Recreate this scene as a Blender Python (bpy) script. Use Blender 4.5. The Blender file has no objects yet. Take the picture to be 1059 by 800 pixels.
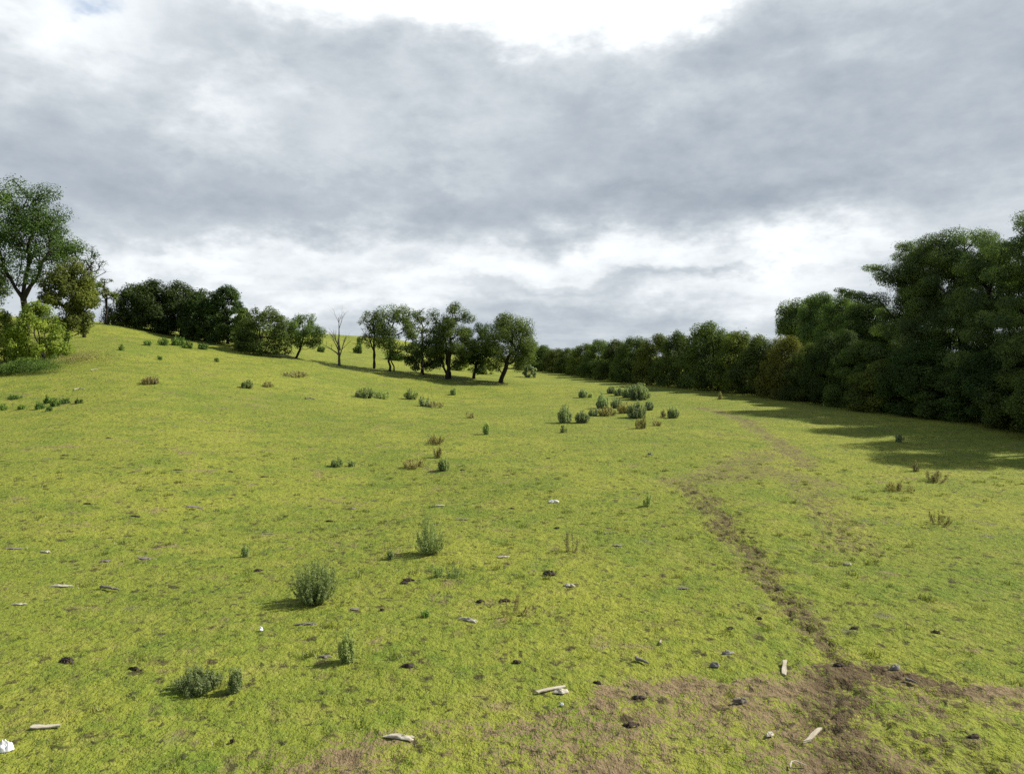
import bpy, math
import numpy as np
from mathutils import Vector
R = math.radians
PI = math.pi
sc = bpy.context.scene
COL = sc.collection
CAMH, F, CX, HZ = 5.0, 736.0, 529.5, 352.0          # camera height (m), focal length and horizon in photo pixels

# ------------------------------------------------------------------ noise
def _h(ix, iy, iz, s):
    n = (ix * 374761393 + iy * 668265263 + iz * 2147483647 + s * 1274126177) & 0xffffffff
    n = ((n ^ (n >> 13)) * 1274126177) & 0xffffffff
    n = ((n ^ (n >> 16)) * 2246822519) & 0xffffffff
    return ((n ^ (n >> 15)) & 0xffff) / 65535.0
def vnoise(x, y, s=0):
    x = np.asarray(x, float); y = np.asarray(y, float)
    ix = np.floor(x).astype(np.int64); iy = np.floor(y).astype(np.int64)
    fx = x - ix; fy = y - iy
    fx = fx * fx * (3 - 2 * fx); fy = fy * fy * (3 - 2 * fy)
    a = _h(ix, iy, 0, s); b = _h(ix + 1, iy, 0, s); c = _h(ix, iy + 1, 0, s); d = _h(ix + 1, iy + 1, 0, s)
    return (a * (1 - fx) + b * fx) * (1 - fy) + (c * (1 - fx) + d * fx) * fy * 1.0
def fbm(x, y, s=0, o=3):
    t = 0; a = 1; w = 0
    for i in range(o):
        t = t + a * vnoise(x * 2 ** i + 17.3 * i, y * 2 ** i - 9.1 * i, s + i); w += a; a *= .5
    return t / w - .5
def vnoise3(p, s=0):
    i = np.floor(p).astype(np.int64); f = p - i; f = f * f * (3 - 2 * f)
    r = 0
    for dx in (0, 1):
        for dy in (0, 1):
            for dz in (0, 1):
                w = (f[:, 0] if dx else 1 - f[:, 0]) * (f[:, 1] if dy else 1 - f[:, 1]) * (f[:, 2] if dz else 1 - f[:, 2])
                r = r + w * _h(i[:, 0] + dx, i[:, 1] + dy, (i[:, 2] + dz) * 7919, s)
    return r

# ------------------------------------------------------------------ terrain
def W(px, py, Y):                                   # world point seen at photo pixel (px, py) at distance Y
    return ((px - CX) / F * Y, Y, CAMH - (py - HZ) / F * Y)
ctl = []
for X in (-20, -8, 0, 8, 20):
    for Y in (-10, 5, 15): ctl.append((X, Y, 0))
ctl += [(-8, 25, .02), (0, 25, 0), (8, 25, 0), (22, 28, .1), (0, 45, .1), (10, 45, 0), (26, 45, .2), (12, 65, .05), (20, 60, 0), (35, 60, .1),
        (4, 90, .1), (18, 85, 0), (6, 108, .2), (20, 110, 0), (40, 100, 0), (10, 150, -.6), (60, 150, -.5), (40, 30, .1), (60, 60, 0), (30, 0, 0),
        (10, 220, -2), (80, 220, -2), (120, 100, -.5), (100, 0, 0), (0, -60, 0), (-60, -60, .5), (70, -60, 0)]
ctl += [W(*c) for c in (
    (0, 484, 25), (0, 425, 39), (0, 389, 50), (0, 373, 58), (0, 345, 70), (-150, 480, 25), (-150, 385, 50), (-150, 340, 70), (-150, 325, 90),
    (0, 328, 90), (105, 484, 25), (105, 422, 38), (105, 388, 48), (105, 362, 60), (105, 336, 76), (105, 334, 95),
    (180, 350, 77), (180, 372, 62), (180, 345, 95), (240, 500, 24), (240, 440, 37), (240, 402, 50), (240, 378, 62), (240, 357, 78), (240, 350, 95),
    (300, 368, 78), (350, 510, 24), (350, 430, 43), (350, 402, 58), (350, 377, 80), (350, 360, 108), (350, 346, 135), (300, 343, 130), (300, 355, 100),
    (420, 520, 23), (420, 410, 62), (420, 384, 80), (420, 367, 108), (420, 353, 135), (470, 390, 79), (470, 377, 110), (470, 366, 135),
    (515, 394, 78), (515, 385, 105), (515, 377, 135), (560, 387, 100))]
ctl += [(-60, 150, 6.5), (-110, 100, 7), (-110, 50, 4), (-100, 0, 2), (-30, 220, 3.5), (-100, 220, 5)]
ctl = np.array(ctl, float)
def _tp(r2): return .5 * r2 * np.log(r2 + 1e-9)
_n = len(ctl); S = 40.0
_d2 = ((ctl[:, None, :2] - ctl[None, :, :2]) ** 2).sum(2) / S ** 2
_A = np.zeros((_n + 3, _n + 3)); _A[:_n, :_n] = _tp(_d2) + np.eye(_n) * .0015
_P = np.c_[np.ones(_n), ctl[:, :2] / S]; _A[:_n, _n:] = _P; _A[_n:, :_n] = _P.T
_w = np.linalg.solve(_A, np.r_[ctl[:, 2], 0, 0, 0])
def ter(x, y):
    x = np.atleast_1d(np.asarray(x, float)); y = np.atleast_1d(np.asarray(y, float))
    cx = np.clip(x, -130, 130); cy = np.clip(y, -60, 230)
    z = _w[_n] + _w[_n + 1] * cx / S + _w[_n + 2] * cy / S
    for i in range(_n):
        z = z + _w[i] * _tp(((cx - ctl[i, 0]) ** 2 + (cy - ctl[i, 1]) ** 2) / S ** 2)
    d = np.hypot(x - cx, y - cy)
    k = np.exp(-d / 150.0)
    z = z * k + (1 - k) * -3 - .021 * d
    near = np.exp(-np.hypot(x, y) / 200)
    z = z + near * (fbm(x / 9, y / 9, 3) * .34 + fbm(x / 2.4, y / 2.4, 8) * .11 + fbm(x / .7, y / .7, 12, 2) * .035)
    return z
def tz(x, y): return float(ter(x, y)[0])
def at(px, py):                                     # ground point seen at a photo pixel
    th = math.atan((400 - HZ) / F)
    u = (px - CX) / F; v = -(py - 400) / F
    d = np.array([u, math.cos(th) + v * math.sin(th), -math.sin(th) + v * math.cos(th)])
    t = np.linspace(5, 200, 3000)
    g = ter(d[0] * t, d[1] * t) - (CAMH + d[2] * t)
    i = int(np.argmax(g > 0)) if (g > 0).any() else len(t) - 1
    tt = t[i] if i == 0 else t[i - 1] + (t[i] - t[i - 1]) * (-g[i - 1]) / (g[i] - g[i - 1] + 1e-9)
    return float(d[0] * tt), float(d[1] * tt), float(tt)

# ------------------------------------------------------------------ object helpers
def tag(o, label=None, cat=None, group=None, kind=None):
    if label: o['label'] = label
    if cat: o['category'] = cat
    if group: o['group'] = group
    if kind: o['kind'] = kind
    return o
def empty(name, loc, rz=0, scale=(1, 1, 1)):
    o = bpy.data.objects.new(name, None); COL.objects.link(o)
    o.empty_display_size = .3
    o.location = loc; o.rotation_euler = (0, 0, rz); o.scale = scale
    return o
def mesh_np(name, v, f, k):                         # f: (n, k) faces
    me = bpy.data.meshes.new(name)
    v = np.asarray(v, np.float32); f = np.asarray(f, np.int32)
    me.vertices.add(len(v)); me.vertices.foreach_set('co', v.ravel())
    me.loops.add(f.size); me.loops.foreach_set('vertex_index', f.ravel())
    me.polygons.add(len(f)); me.polygons.foreach_set('loop_start', np.arange(len(f), dtype=np.int32) * k)
    me.update(calc_edges=True); me.validate()
    return me
def link(name, me, mat=None, parent=None, loc=None):
    o = bpy.data.objects.new(name, me); COL.objects.link(o)
    if mat is not None and not me.materials: me.materials.append(mat)
    if parent: o.parent = parent
    if loc is not None: o.location = loc
    return o
def copy_tree(o):
    c = o.copy(); COL.objects.link(c)
    for ch in o.children:
        d = ch.copy(); COL.objects.link(d); d.parent = c
    return c

# ------------------------------------------------------------------ materials
def newmat(name):
    m = bpy.data.materials.new(name); m.use_nodes = True
    nt = m.node_tree; nt.nodes.clear()
    return m, nt
class NB:
    def __init__(s, nt): s.nt = nt
    def n(s, t, **kw):
        nd = s.nt.nodes.new(t)
        for k, v in kw.items(): setattr(nd, k, v)
        return nd
    def _set(s, sock, v):
        if isinstance(v, bpy.types.NodeSocket): s.nt.links.new(v, sock)
        elif v is not None: sock.default_value = v
    def math(s, op, a, b=None, c=None, clamp=False):
        nd = s.n('ShaderNodeMath', operation=op); nd.use_clamp = clamp
        s._set(nd.inputs[0], a); s._set(nd.inputs[1], b)
        if c is not None: s._set(nd.inputs[2], c)
        return nd.outputs[0]
    def vmath(s, op, a, b=None, out=0):
        nd = s.n('ShaderNodeVectorMath', operation=op)
        s._set(nd.inputs[0], a)
        if b is not None: s._set(nd.inputs[1], b)
        return nd.outputs[out]
    def noise(s, vec, scale, detail=3, rough=.55, dist=0):
        nd = s.n('ShaderNodeTexNoise'); s._set(nd.inputs['Vector'], vec)
        nd.inputs['Scale'].default_value = scale; nd.inputs['Detail'].default_value = detail
        nd.inputs['Roughness'].default_value = rough; nd.inputs['Distortion'].default_value = dist
        return nd.outputs['Fac']
    def ramp(s, fac, a, b, smooth=True):
        nd = s.n('ShaderNodeMapRange'); nd.interpolation_type = 'SMOOTHSTEP' if smooth else 'LINEAR'
        s._set(nd.inputs[0], fac); nd.inputs[1].default_value = a; nd.inputs[2].default_value = b
        return nd.outputs[0]
    def mix(s, fac, a, b, blend='MIX'):
        nd = s.n('ShaderNodeMix', data_type='RGBA', blend_type=blend)
        s._set(nd.inputs[0], fac)
        s._set(nd.inputs[6], (*a, 1) if isinstance(a, tuple) and len(a) == 3 else a)
        s._set(nd.inputs[7], (*b, 1) if isinstance(b, tuple) and len(b) == 3 else b)
        return nd.outputs[2]
    def out(s, sh):
        o = s.n('ShaderNodeOutputMaterial'); s.nt.links.new(sh, o.inputs[0]); return o

def turf_colour(b, pos):
    """colour of the grazed turf as a function of the place: yellow-green, fresh green, dead straw"""
    n_big = b.noise(pos, .11, 4, .6); n_mid = b.noise(pos, .9, 4, .62); n_sm = b.noise(pos, 5.5, 4, .65); n_f = b.noise(pos, 26, 3, .7)
    n_x = b.noise(pos, .32, 5, .65); n_y = b.noise(pos, 2.6, 5, .7)
    c = b.mix(b.ramp(n_big, .38, .62), (.150, .172, .028), (.205, .212, .036))
    c = b.mix(b.math('MULTIPLY', b.ramp(n_x, .48, .66), .65), c, (.105, .150, .022))
    c = b.mix(b.math('MULTIPLY', b.ramp(n_mid, .50, .70), .75), c, (.090, .135, .020))
    c = b.mix(b.math('MULTIPLY', b.ramp(n_mid, .47, .30), .45), c, (.245, .215, .065))
    c = b.mix(b.math('MULTIPLY', b.ramp(n_sm, .50, .68), .50), c, (.062, .098, .018))
    c = b.mix(b.math('MULTIPLY', b.ramp(n_sm, .48, .30), .30), c, (.250, .235, .055))
    c = b.mix(b.math('MULTIPLY', b.ramp(n_y, .56, .66), .60), c, (.110, .090, .045))
    c = b.mix(b.math('MULTIPLY', b.ramp(n_f, .55, .72), .75), c, (.30, .255, .125))
    c = b.mix(b.math('MULTIPLY', b.ramp(n_f, .44, .26), .75), c, (.040, .055, .014))
    c = b.mix(1.0, c, (1.15, 1.20, .92), 'MULTIPLY')
    return c, n_sm, n_f
def ground_material():
    m, nt = newmat('pasture'); b = NB(nt)
    pos = b.n('ShaderNodeNewGeometry').outputs['Position']
    c, n_sm, n_f = turf_colour(b, pos)
    at_ = b.n('ShaderNodeAttribute', attribute_name='dirt').outputs['Fac']
    pk = b.n('ShaderNodeAttribute', attribute_name='pock').outputs['Fac']
    n_d = b.noise(pos, 2.6, 5, .68); n_d2 = b.noise(pos, 11, 4, .7); n_d3 = b.noise(pos, 40, 3, .7)
    # bare soil
    soil = b.mix(b.ramp(n_d2, .35, .65), (.150, .106, .056), (.275, .205, .115))
    soil = b.mix(b.math('MULTIPLY', b.ramp(n_d3, .55, .75), .6), soil, (.30, .25, .17))
    soil = b.mix(b.math('MULTIPLY', b.ramp(n_d3, .45, .25), .7), soil, (.05, .036, .022))
    # torn mud in the trampled parts is mixed darker
    soil = b.mix(b.math('MULTIPLY', pk, .78), soil, (.072, .051, .028))
    comb = b.math('ADD', b.math('MULTIPLY', n_d, .55), b.math('MULTIPLY', n_d2, .45))
    comb = b.math('ADD', b.math('MULTIPLY', comb, .62), b.math('MULTIPLY', b.noise(pos, 22, 3, .7), .38))
    msk = b.math('ADD', at_, b.math('MULTIPLY', b.math('SUBTRACT', comb, .5), 3.6))
    msk = b.math('MULTIPLY', b.ramp(msk, .42, .80), b.ramp(at_, .03, .2))
    # scattered bare scrapes all over the field
    scr = b.math('ADD', b.math('MULTIPLY', b.noise(pos, 1.7, 5, .75), .6), b.math('MULTIPLY', b.noise(pos, .5, 2, .5), .4))
    msk2 = b.math('MULTIPLY', b.ramp(scr, .575, .64), .70)
    msk = b.math('MAXIMUM', msk, msk2)
    c = b.mix(msk, c, soil)
    # hoof-pulled dark crumbs, plus tuft and hollow shade painted as dark specks
    jit = b.n('ShaderNodeTexNoise'); nt.links.new(pos, jit.inputs['Vector']); jit.inputs['Scale'].default_value = 7; jit.inputs['Detail'].default_value = 3
    jp = b.vmath('ADD', pos, b.vmath('MULTIPLY', jit.outputs['Color'], (.28, .28, .0)))
    for sc_, r1, g0, cc, st in ((.62, .13, .54, (.15, .125, .10), .6), (1.5, .17, .46, (.050, .037, .022), .85), (3.6, .22, .44, (.046, .040, .020), .8)):
        v = b.n('ShaderNodeTexVoronoi'); v.feature = 'F1'; v.voronoi_dimensions = '2D'; nt.links.new(jp, v.inputs['Vector']); v.inputs['Scale'].default_value = sc_
        gate = b.ramp(b.noise(pos, .4 * sc_, 3, .6), g0, g0 + .08)
        crumb = b.math('MULTIPLY', b.ramp(v.outputs['Distance'], r1, r1 * .45), b.math('MULTIPLY', gate, b.ramp(n_d2, .36, .50)))
        c = b.mix(b.math('MULTIPLY', crumb, st), c, cc)
    pr = b.n('ShaderNodeBsdfPrincipled'); nt.links.new(c, pr.inputs['Base Color'])
    pr.inputs['Roughness'].default_value = .9; pr.inputs['Specular IOR Level'].default_value = .12
    h = b.math('ADD', b.math('MULTIPLY', n_f, .035), b.math('ADD', b.math('MULTIPLY', n_sm, .13), b.math('MULTIPLY', n_d2, .03)))
    h = b.math('ADD', h, b.math('MULTIPLY', n_d3, .012))
    bp = b.n('ShaderNodeBump'); bp.inputs['Strength'].default_value = .9; bp.inputs['Distance'].default_value = 1.0
    nt.links.new(h, bp.inputs['Height']); nt.links.new(bp.outputs[0], pr.inputs['Normal'])
    b.out(pr.outputs[0]); return m
def grass_material():
    m, nt = newmat('grass_blades'); b = NB(nt)
    g = b.n('ShaderNodeNewGeometry')
    c, _, _ = turf_colour(b, g.outputs['Position'])
    rnd = g.outputs['Random Per Island']
    c = b.mix(b.math('MULTIPLY', b.ramp(rnd, .86, .9), .6), c, (.30, .26, .11))
    c = b.mix(b.math('MULTIPLY', b.ramp(rnd, .30, .0, False), .45), c, (.07, .115, .018))
    d = b.n('ShaderNodeBsdfDiffuse'); t = b.n('ShaderNodeBsdfTranslucent'); gl = b.n('ShaderNodeBsdfGlossy')
    gl.inputs['Roughness'].default_value = .45; gl.inputs['Color'].default_value = (1, 1, 1, 1)
    nt.links.new(c, d.inputs[0]); nt.links.new(c, t.inputs[0])
    a = b.n('ShaderNodeMixShader'); a.inputs[0].default_value = .38; nt.links.new(d.outputs[0], a.inputs[1]); nt.links.new(t.outputs[0], a.inputs[2])
    a2 = b.n('ShaderNodeMixShader'); a2.inputs[0].default_value = .025; nt.links.new(a.outputs[0], a2.inputs[1]); nt.links.new(gl.outputs[0], a2.inputs[2])
    b.out(a2.outputs[0]); return m
def leaf_mat(name, col, alt, trans=.3, gloss=.012, big=.6):
    m, nt = newmat(name); b = NB(nt)
    g = b.n('ShaderNodeNewGeometry'); rnd = g.outputs['Random Per Island']
    oi = b.n('ShaderNodeObjectInfo')
    pos = g.outputs['Position']
    c = b.mix(rnd, col, alt)
    n = b.noise(pos, .55, 3, .6)
    c = b.mix(b.math('MULTIPLY', b.ramp(n, .42, .64), big), c, tuple(min(1, k * f) for k, f in zip(alt, (1.55, 1.5, 1.1))))
    hs = b.n('ShaderNodeHueSaturation')
    nt.links.new(b.math('MULTIPLY_ADD', oi.outputs['Random'], .02, .49), hs.inputs['Hue'])
    nt.links.new(b.math('MULTIPLY_ADD', oi.outputs['Random'], .35, .83), hs.inputs['Value'])
    nt.links.new(c, hs.inputs['Color']); c = hs.outputs[0]
    d = b.n('ShaderNodeBsdfDiffuse'); t = b.n('ShaderNodeBsdfTranslucent'); gl = b.n('ShaderNodeBsdfGlossy')
    gl.inputs['Roughness'].default_value = .6
    nt.links.new(c, d.inputs[0])
    tc = b.mix(1.0, c, (1.12, 1.28, .7), 'MULTIPLY'); nt.links.new(tc, t.inputs[0])
    a = b.n('ShaderNodeMixShader'); a.inputs[0].default_value = trans; nt.links.new(d.outputs[0], a.inputs[1]); nt.links.new(t.outputs[0], a.inputs[2])
    a2 = b.n('ShaderNodeMixShader'); a2.inputs[0].default_value = gloss; nt.links.new(a.outputs[0], a2.inputs[1]); nt.links.new(gl.outputs[0], a2.inputs[2])
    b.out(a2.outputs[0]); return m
def rough_mat(name, c1, c2, scale=8, bump=.02, rough=.85, stretch=(1, 1, 1), c3=None):
    m, nt = newmat(name); b = NB(nt)
    co = b.n('ShaderNodeTexCoord').outputs['Object']
    v = b.vmath('MULTIPLY', co, stretch)
    n1 = b.noise(v, scale, 5, .65); n2 = b.noise(v, scale * 5, 3, .7)
    c = b.mix(b.ramp(n1, .35, .65), c1, c2)
    c = b.mix(b.math('MULTIPLY', b.ramp(n2, .55, .75), .6), c, c3 or tuple(k * .5 for k in c1))
    p = b.n('ShaderNodeBsdfPrincipled'); nt.links.new(c, p.inputs['Base Color']); p.inputs['Roughness'].default_value = rough
    p.inputs['Specular IOR Level'].default_value = .2
    bp = b.n('ShaderNodeBump'); bp.inputs['Distance'].default_value = bump; bp.inputs['Strength'].default_value = .8
    nt.links.new(b.math('ADD', n1, b.math('MULTIPLY', n2, .5)), bp.inputs['Height']); nt.links.new(bp.outputs[0], p.inputs['Normal'])
    b.out(p.outputs[0]); return m
M = dict(
    ground=ground_material(), blades=grass_material(),
    hawthorn=leaf_mat('hawthorn_leaves', (.056, .086, .022), (.110, .148, .036), trans=.36),
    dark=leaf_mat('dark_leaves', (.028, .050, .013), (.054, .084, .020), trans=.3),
    pine=leaf_mat('pine_needles', (.050, .082, .030), (.110, .150, .052), trans=.36, big=.95),
    olive=leaf_mat('olive_leaves', (.075, .100, .019), (.125, .150, .029)),
    ash=leaf_mat('ash_leaves', (.038, .072, .018), (.068, .110, .026)),
    golden=leaf_mat('yellowing_leaves', (.115, .130, .022), (.185, .185, .035), trans=.4),
    fresh=leaf_mat('fresh_leaves', (.13, .19, .028), (.21, .26, .04), trans=.42),
    light=leaf_mat('light_leaves', (.085, .135, .038), (.135, .185, .055), trans=.35),
    grey=leaf_mat('greyish_leaves', (.17, .215, .12), (.28, .33, .185), trans=.45),
    weed=leaf_mat('weed_leaves', (.16, .21, .085), (.28, .33, .14), trans=.45),
    nettle=leaf_mat('nettle_leaves', (.075, .13, .03), (.13, .20, .045), trans=.3),
    dry=leaf_mat('dry_leaves', (.20, .19, .075), (.32, .28, .13), trans=.3),
    rust=leaf_mat('rusty_leaves', (.17, .125, .055), (.23, .20, .07), trans=.25),
    bark=rough_mat('bark', (.020, .017, .013), (.042, .035, .027), 6, .03, stretch=(2, 2, .6)),
    palebark=rough_mat('dead_bark', (.075, .066, .055), (.145, .13, .11), 6, .02, stretch=(2, 2, .6)),
    stem=rough_mat('green_stem', (.12, .16, .06), (.20, .24, .10), 12, .005),
    drystem=rough_mat('dry_stem', (.17, .125, .07), (.26, .20, .12), 12, .005),
    wood=rough_mat('weathered_wood', (.33, .29, .215), (.52, .47, .37), 5, .01, stretch=(.6, 8, 8), c3=(.2, .17, .13)),
    greywood=rough_mat('grey_wood', (.13, .115, .10), (.24, .22, .19), 6, .01, stretch=(.6, 7, 7)),
    stone=rough_mat('grey_stone', (.15, .14, .13), (.26, .245, .225), 14, .01),
    chalk=rough_mat('pale_scrap', (.33, .30, .23), (.50, .46, .37), 9, .012, c3=(.28, .24, .17)),
    dung=rough_mat('dung', (.035, .027, .020), (.075, .058, .043), 18, .02),
    olddung=rough_mat('old_dung', (.13, .115, .095), (.22, .195, .165), 18, .02),
    white=rough_mat('white_plastic', (.74, .74, .76), (.82, .82, .83), 10, .01, .45, c3=(.62, .62, .64)),
    feather=rough_mat('feather', (.70, .69, .66), (.80, .79, .77), 10, .002, .7, c3=(.5, .48, .45)),
)

# ------------------------------------------------------------------ ground sheet
def caps(x, y, p, q, r):
    p = np.array(p[:2]); q = np.array(q[:2]); d = q - p
    t = np.clip(((x - p[0]) * d[0] + (y - p[1]) * d[1]) / (d @ d + 1e-9), 0, 1)
    return np.exp(-(((x - p[0] - t * d[0]) ** 2 + (y - p[1] - t * d[1]) ** 2) / r ** 2) ** 1.3)
def soil_fields(x, y):
    wx = x + fbm(x / 1.1, y / 1.1, 31) * .9; wy = y + fbm(x / 1.1, y / 1.1, 41) * .9
    D = np.zeros_like(x); K = np.zeros_like(x)
    def add(p, q, r, di, pi):
        nonlocal D, K
        g = caps(wx, wy, at(*p), at(*q), r)
        D = np.maximum(D, g * di); K = np.maximum(K, g * pi)
    bl = np.array([at(*q)[:2] for q in ((180, 800), (330, 754), (480, 730), (600, 703), (680, 692), (900, 690), (1059, 704), (1180, 715))])
    yb = np.interp(wx, bl[:, 0], bl[:, 1], left=5, right=bl[-1, 1])
    st = np.interp(wx, [-4, -2, -.6, .8, 4.6, 5.4, 9], [.40, .52, .56, .62, .62, .46, .36])
    st = st + fbm(x / .9, y / .9, 61) * 1.0 + fbm(x / .3, y / .3, 62) * .3
    D = np.maximum(D, np.clip((yb - wy) / .8 + .15, 0, 1) * np.clip(st, 0, 1))
    K = np.maximum(K, np.clip((yb - wy) / .5, 0, 1) * .28)
    add((620, 712), (860, 702), .40, .85, .25)
    add((860, 700), (940, 702), .55, .90, 1.0)
    add((940, 706), (1090, 714), .30, .85, .2)
    add((860, 700), (890, 800), .75, .75, 1.0)
    add((900, 730), (1059, 800), .85, .50, .9)
    trk = [(905, 705), (862, 672), (835, 648), (812, 618), (796, 600), (775, 575), (755, 552), (735, 528), (712, 500)]
    for i in range(len(trk) - 1): add(trk[i], trk[i + 1], .44 + .035 * i, .71 - .008 * i, 1.)
    add((700, 497), (800, 490), 1.1, .57, .6); add((780, 480), (845, 500), 1.2, .57, .6); add((835, 505), (880, 565), 1., .53, .6)
    add((712, 500), (790, 470), 1.5, .57, .6)
    t2 = [(835, 482), (812, 462), (790, 448), (768, 434), (745, 426), (722, 421)]
    for i in range(len(t2) - 1): add(t2[i], t2[i + 1], .75, .64, .6)
    add((610, 400), (720, 412), 1.2, .30, .1)
    return D, K
def axis(lo, d0, d1, hi, step, g):
    a = list(np.arange(d0, d1, step)); s = step; v = a[-1]
    while v < hi: s *= g; v += s; a.append(v)
    s = step; v = a[0]; pre = []
    while v > lo: s *= (g if lo < -1000 and d0 < 0 else 1.09); v -= s; pre.append(v)
    return np.array(pre[::-1] + a)
gx = axis(-3500, -7.5, 9, 3500, .05, 1.032); gy = axis(-3500, 7.6, 19, 3500, .045, 1.022)
X, Y = np.meshgrid(gx, gy); X = X.ravel(); Y = Y.ravel()
Z = ter(X, Y)
reg = (np.abs(X) < 30) & (Y > 5) & (Y < 70)
Dm = np.zeros_like(X); Km = np.zeros_like(X)
Dm[reg], Km[reg] = soil_fields(X[reg], Y[reg])
pits = np.clip(vnoise(X / .11, Y / .11, 77) * .7 + vnoise(X / .28, Y / .28, 78) * .45 - .45, 0, 1)
nearf = np.clip((30 - np.hypot(X, Y)) / 8, 0, 1)
Z = Z - nearf * (Km * pits * .21 + .035 * pits) + nearf * .022 * (vnoise(X / .13, Y / .13, 79) - .5)
nx, ny = len(gx), len(gy)
I = np.arange(nx * ny).reshape(ny, nx)
Fq = np.stack([I[:-1, :-1], I[:-1, 1:], I[1:, 1:], I[1:, :-1]], -1).reshape(-1, 4)
gm = mesh_np('ground', np.c_[X, Y, Z], Fq, 4)
for nm, arr in (('dirt', Dm), ('pock', Km)):
    a = gm.attributes.new(nm, 'FLOAT', 'POINT'); a.data.foreach_set('value', arr.astype(np.float32))
tag(link('ground', gm, M['ground']), kind='structure')

# ------------------------------------------------------------------ turf: short grass blades (stuff)
def make_grass():
    rng = np.random.default_rng(5)
    V = []
    for (r0, r1, dens, ln, wd) in ((7.2, 12, 900, .040, .0055), (12, 18, 520, .046, .008), (18, 28, 230, .055, .012), (28, 45, 80, .065, .018), (45, 70, 22, .08, .028)):
        half = R(41)
        area = half * (r1 ** 2 - r0 ** 2); n = int(area * dens)
        r = np.sqrt(rng.uniform(r0 ** 2, r1 ** 2, n)); a = rng.uniform(-half, half, n)
        x = r * np.sin(a); y = r * np.cos(a)
        d, k = soil_fields(x, y)
        clump = vnoise(x / .16, y / .16, 55) * .6 + vnoise(x / .6, y / .6, 56) * .4
        keep = (clump + rng.normal(0, .12, n) - d * .55 > .36)
        x = x[keep]; y = y[keep]; cl = clump[keep]; k = k[keep]; n = len(x)
        z = ter(x, y) - .012 - np.clip(vnoise(x / .11, y / .11, 77) * .7 + vnoise(x / .28, y / .28, 78) * .45 - .45, 0, 1) * (.035 + .21 * k)
        L = ln * rng.uniform(.5, 1.5, n) * (.25 + 1.6 * cl ** 2); Wd = wd * rng.uniform(.6, 1.3, n)
        az = rng.uniform(0, 2 * PI, n); lean = rng.uniform(.3, 1.5, n); fa = az + PI / 2 + rng.normal(0, .4, n)
        b0 = np.c_[x - np.cos(fa) * Wd / 2, y - np.sin(fa) * Wd / 2, z]; b1 = np.c_[x + np.cos(fa) * Wd / 2, y + np.sin(fa) * Wd / 2, z]
        tp = np.c_[x + np.cos(az) * np.sin(lean) * L, y + np.sin(az) * np.sin(lean) * L, z + .014 + np.cos(lean) * L]
        V.append(np.stack([b0, b1, tp], 1).reshape(-1, 3))
    # scattered taller ungrazed tufts
    nt_ = 520; r = np.sqrt(rng.uniform(7.5 ** 2, 32 ** 2, nt_)); a = rng.uniform(-half, half, nt_); kx, ky = r * np.sin(a), r * np.cos(a)
    sz = rng.uniform(.4, 1.0, nt_) ** 1.5; rep_ = (10 + 34 * sz).astype(int)
    x = np.repeat(kx, rep_); y = np.repeat(ky, rep_); sz = np.repeat(sz, rep_); n = len(x)
    x = x + rng.normal(0, .035, n) * (1 + sz); y = y + rng.normal(0, .035, n) * (1 + sz); z = ter(x, y) - .02
    az = rng.uniform(0, 2 * PI, n); lean = rng.uniform(.15, .95, n); fa = az + PI / 2; Wd = .009 + .0006 * np.hypot(x, y) ; L = rng.uniform(.05, .13, n) * sz
    b0 = np.c_[x - np.cos(fa) * Wd / 2, y - np.sin(fa) * Wd / 2, z]; b1 = np.c_[x + np.cos(fa) * Wd / 2, y + np.sin(fa) * Wd / 2, z]
    tp = np.c_[x + np.cos(az) * np.sin(lean) * L, y + np.sin(az) * np.sin(lean) * L, z + .02 + np.cos(lean) * L]
    V.append(np.stack([b0, b1, tp], 1).reshape(-1, 3))
    V = np.concatenate(V)
    me = mesh_np('grass', V, np.arange(len(V)).reshape(-1, 3), 3)
    tag(link('grass', me, M['blades']), 'short grazed yellow green turf covering the open field', 'grass', kind='stuff')
    print('grass tris', len(V) // 3)
make_grass()

# ------------------------------------------------------------------ tubes and leaves
class Tubes:
    def __init__(s): s.v = []; s.f = []; s.n = 0
    def add(s, pts, rad, k=6):
        pts = np.asarray(pts, float); m = len(pts)
        t = np.gradient(pts, axis=0); t /= np.linalg.norm(t, axis=1)[:, None] + 1e-9
        ref = np.array([0, 0, 1.]) if abs(t[0][2]) < .9 else np.array([1., 0, 0])
        a = np.cross(t, ref); a /= np.linalg.norm(a, axis=1)[:, None] + 1e-9; b = np.cross(t, a)
        an = np.arange(k) * 2 * PI / k
        ring = pts[:, None] + (a[:, None] * np.cos(an)[None, :, None] + b[:, None] * np.sin(an)[None, :, None]) * np.asarray(rad)[:, None, None]
        s.v.append(ring.reshape(-1, 3))
        i = np.arange(m - 1)[:, None] * k; j = np.arange(k)[None]; jn = (j + 1) % k
        s.f.append(s.n + np.stack([i + j, i + jn, i + k + jn, i + k + j], -1).reshape(-1, 4)); s.n += m * k
    def mesh(s, name): return mesh_np(name, np.concatenate(s.v), np.concatenate(s.f), 4)
def leaves(P, Nrm, size, rng, asp=.5, up=0.):
    n = len(P)
    t = rng.normal(size=(n, 3)) + np.array([0, 0, up]); t -= (t * Nrm).sum(1)[:, None] * Nrm; t /= np.linalg.norm(t, axis=1)[:, None] + 1e-9
    s = np.cross(Nrm, t); L = np.asarray(size)[:, None]
    a = P - t * L * .5; c = P + t * L * .5; b = P + s * L * asp * .5 + Nrm * L * .06; d = P - s * L * asp * .5 + Nrm * L * .06
    return np.stack([a, b, c, d], 1).reshape(-1, 3)
def rot2(p, a):
    c, s = math.cos(a), math.sin(a); return np.array([p[0] * c - p[1] * s, p[0] * s + p[1] * c])

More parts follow.
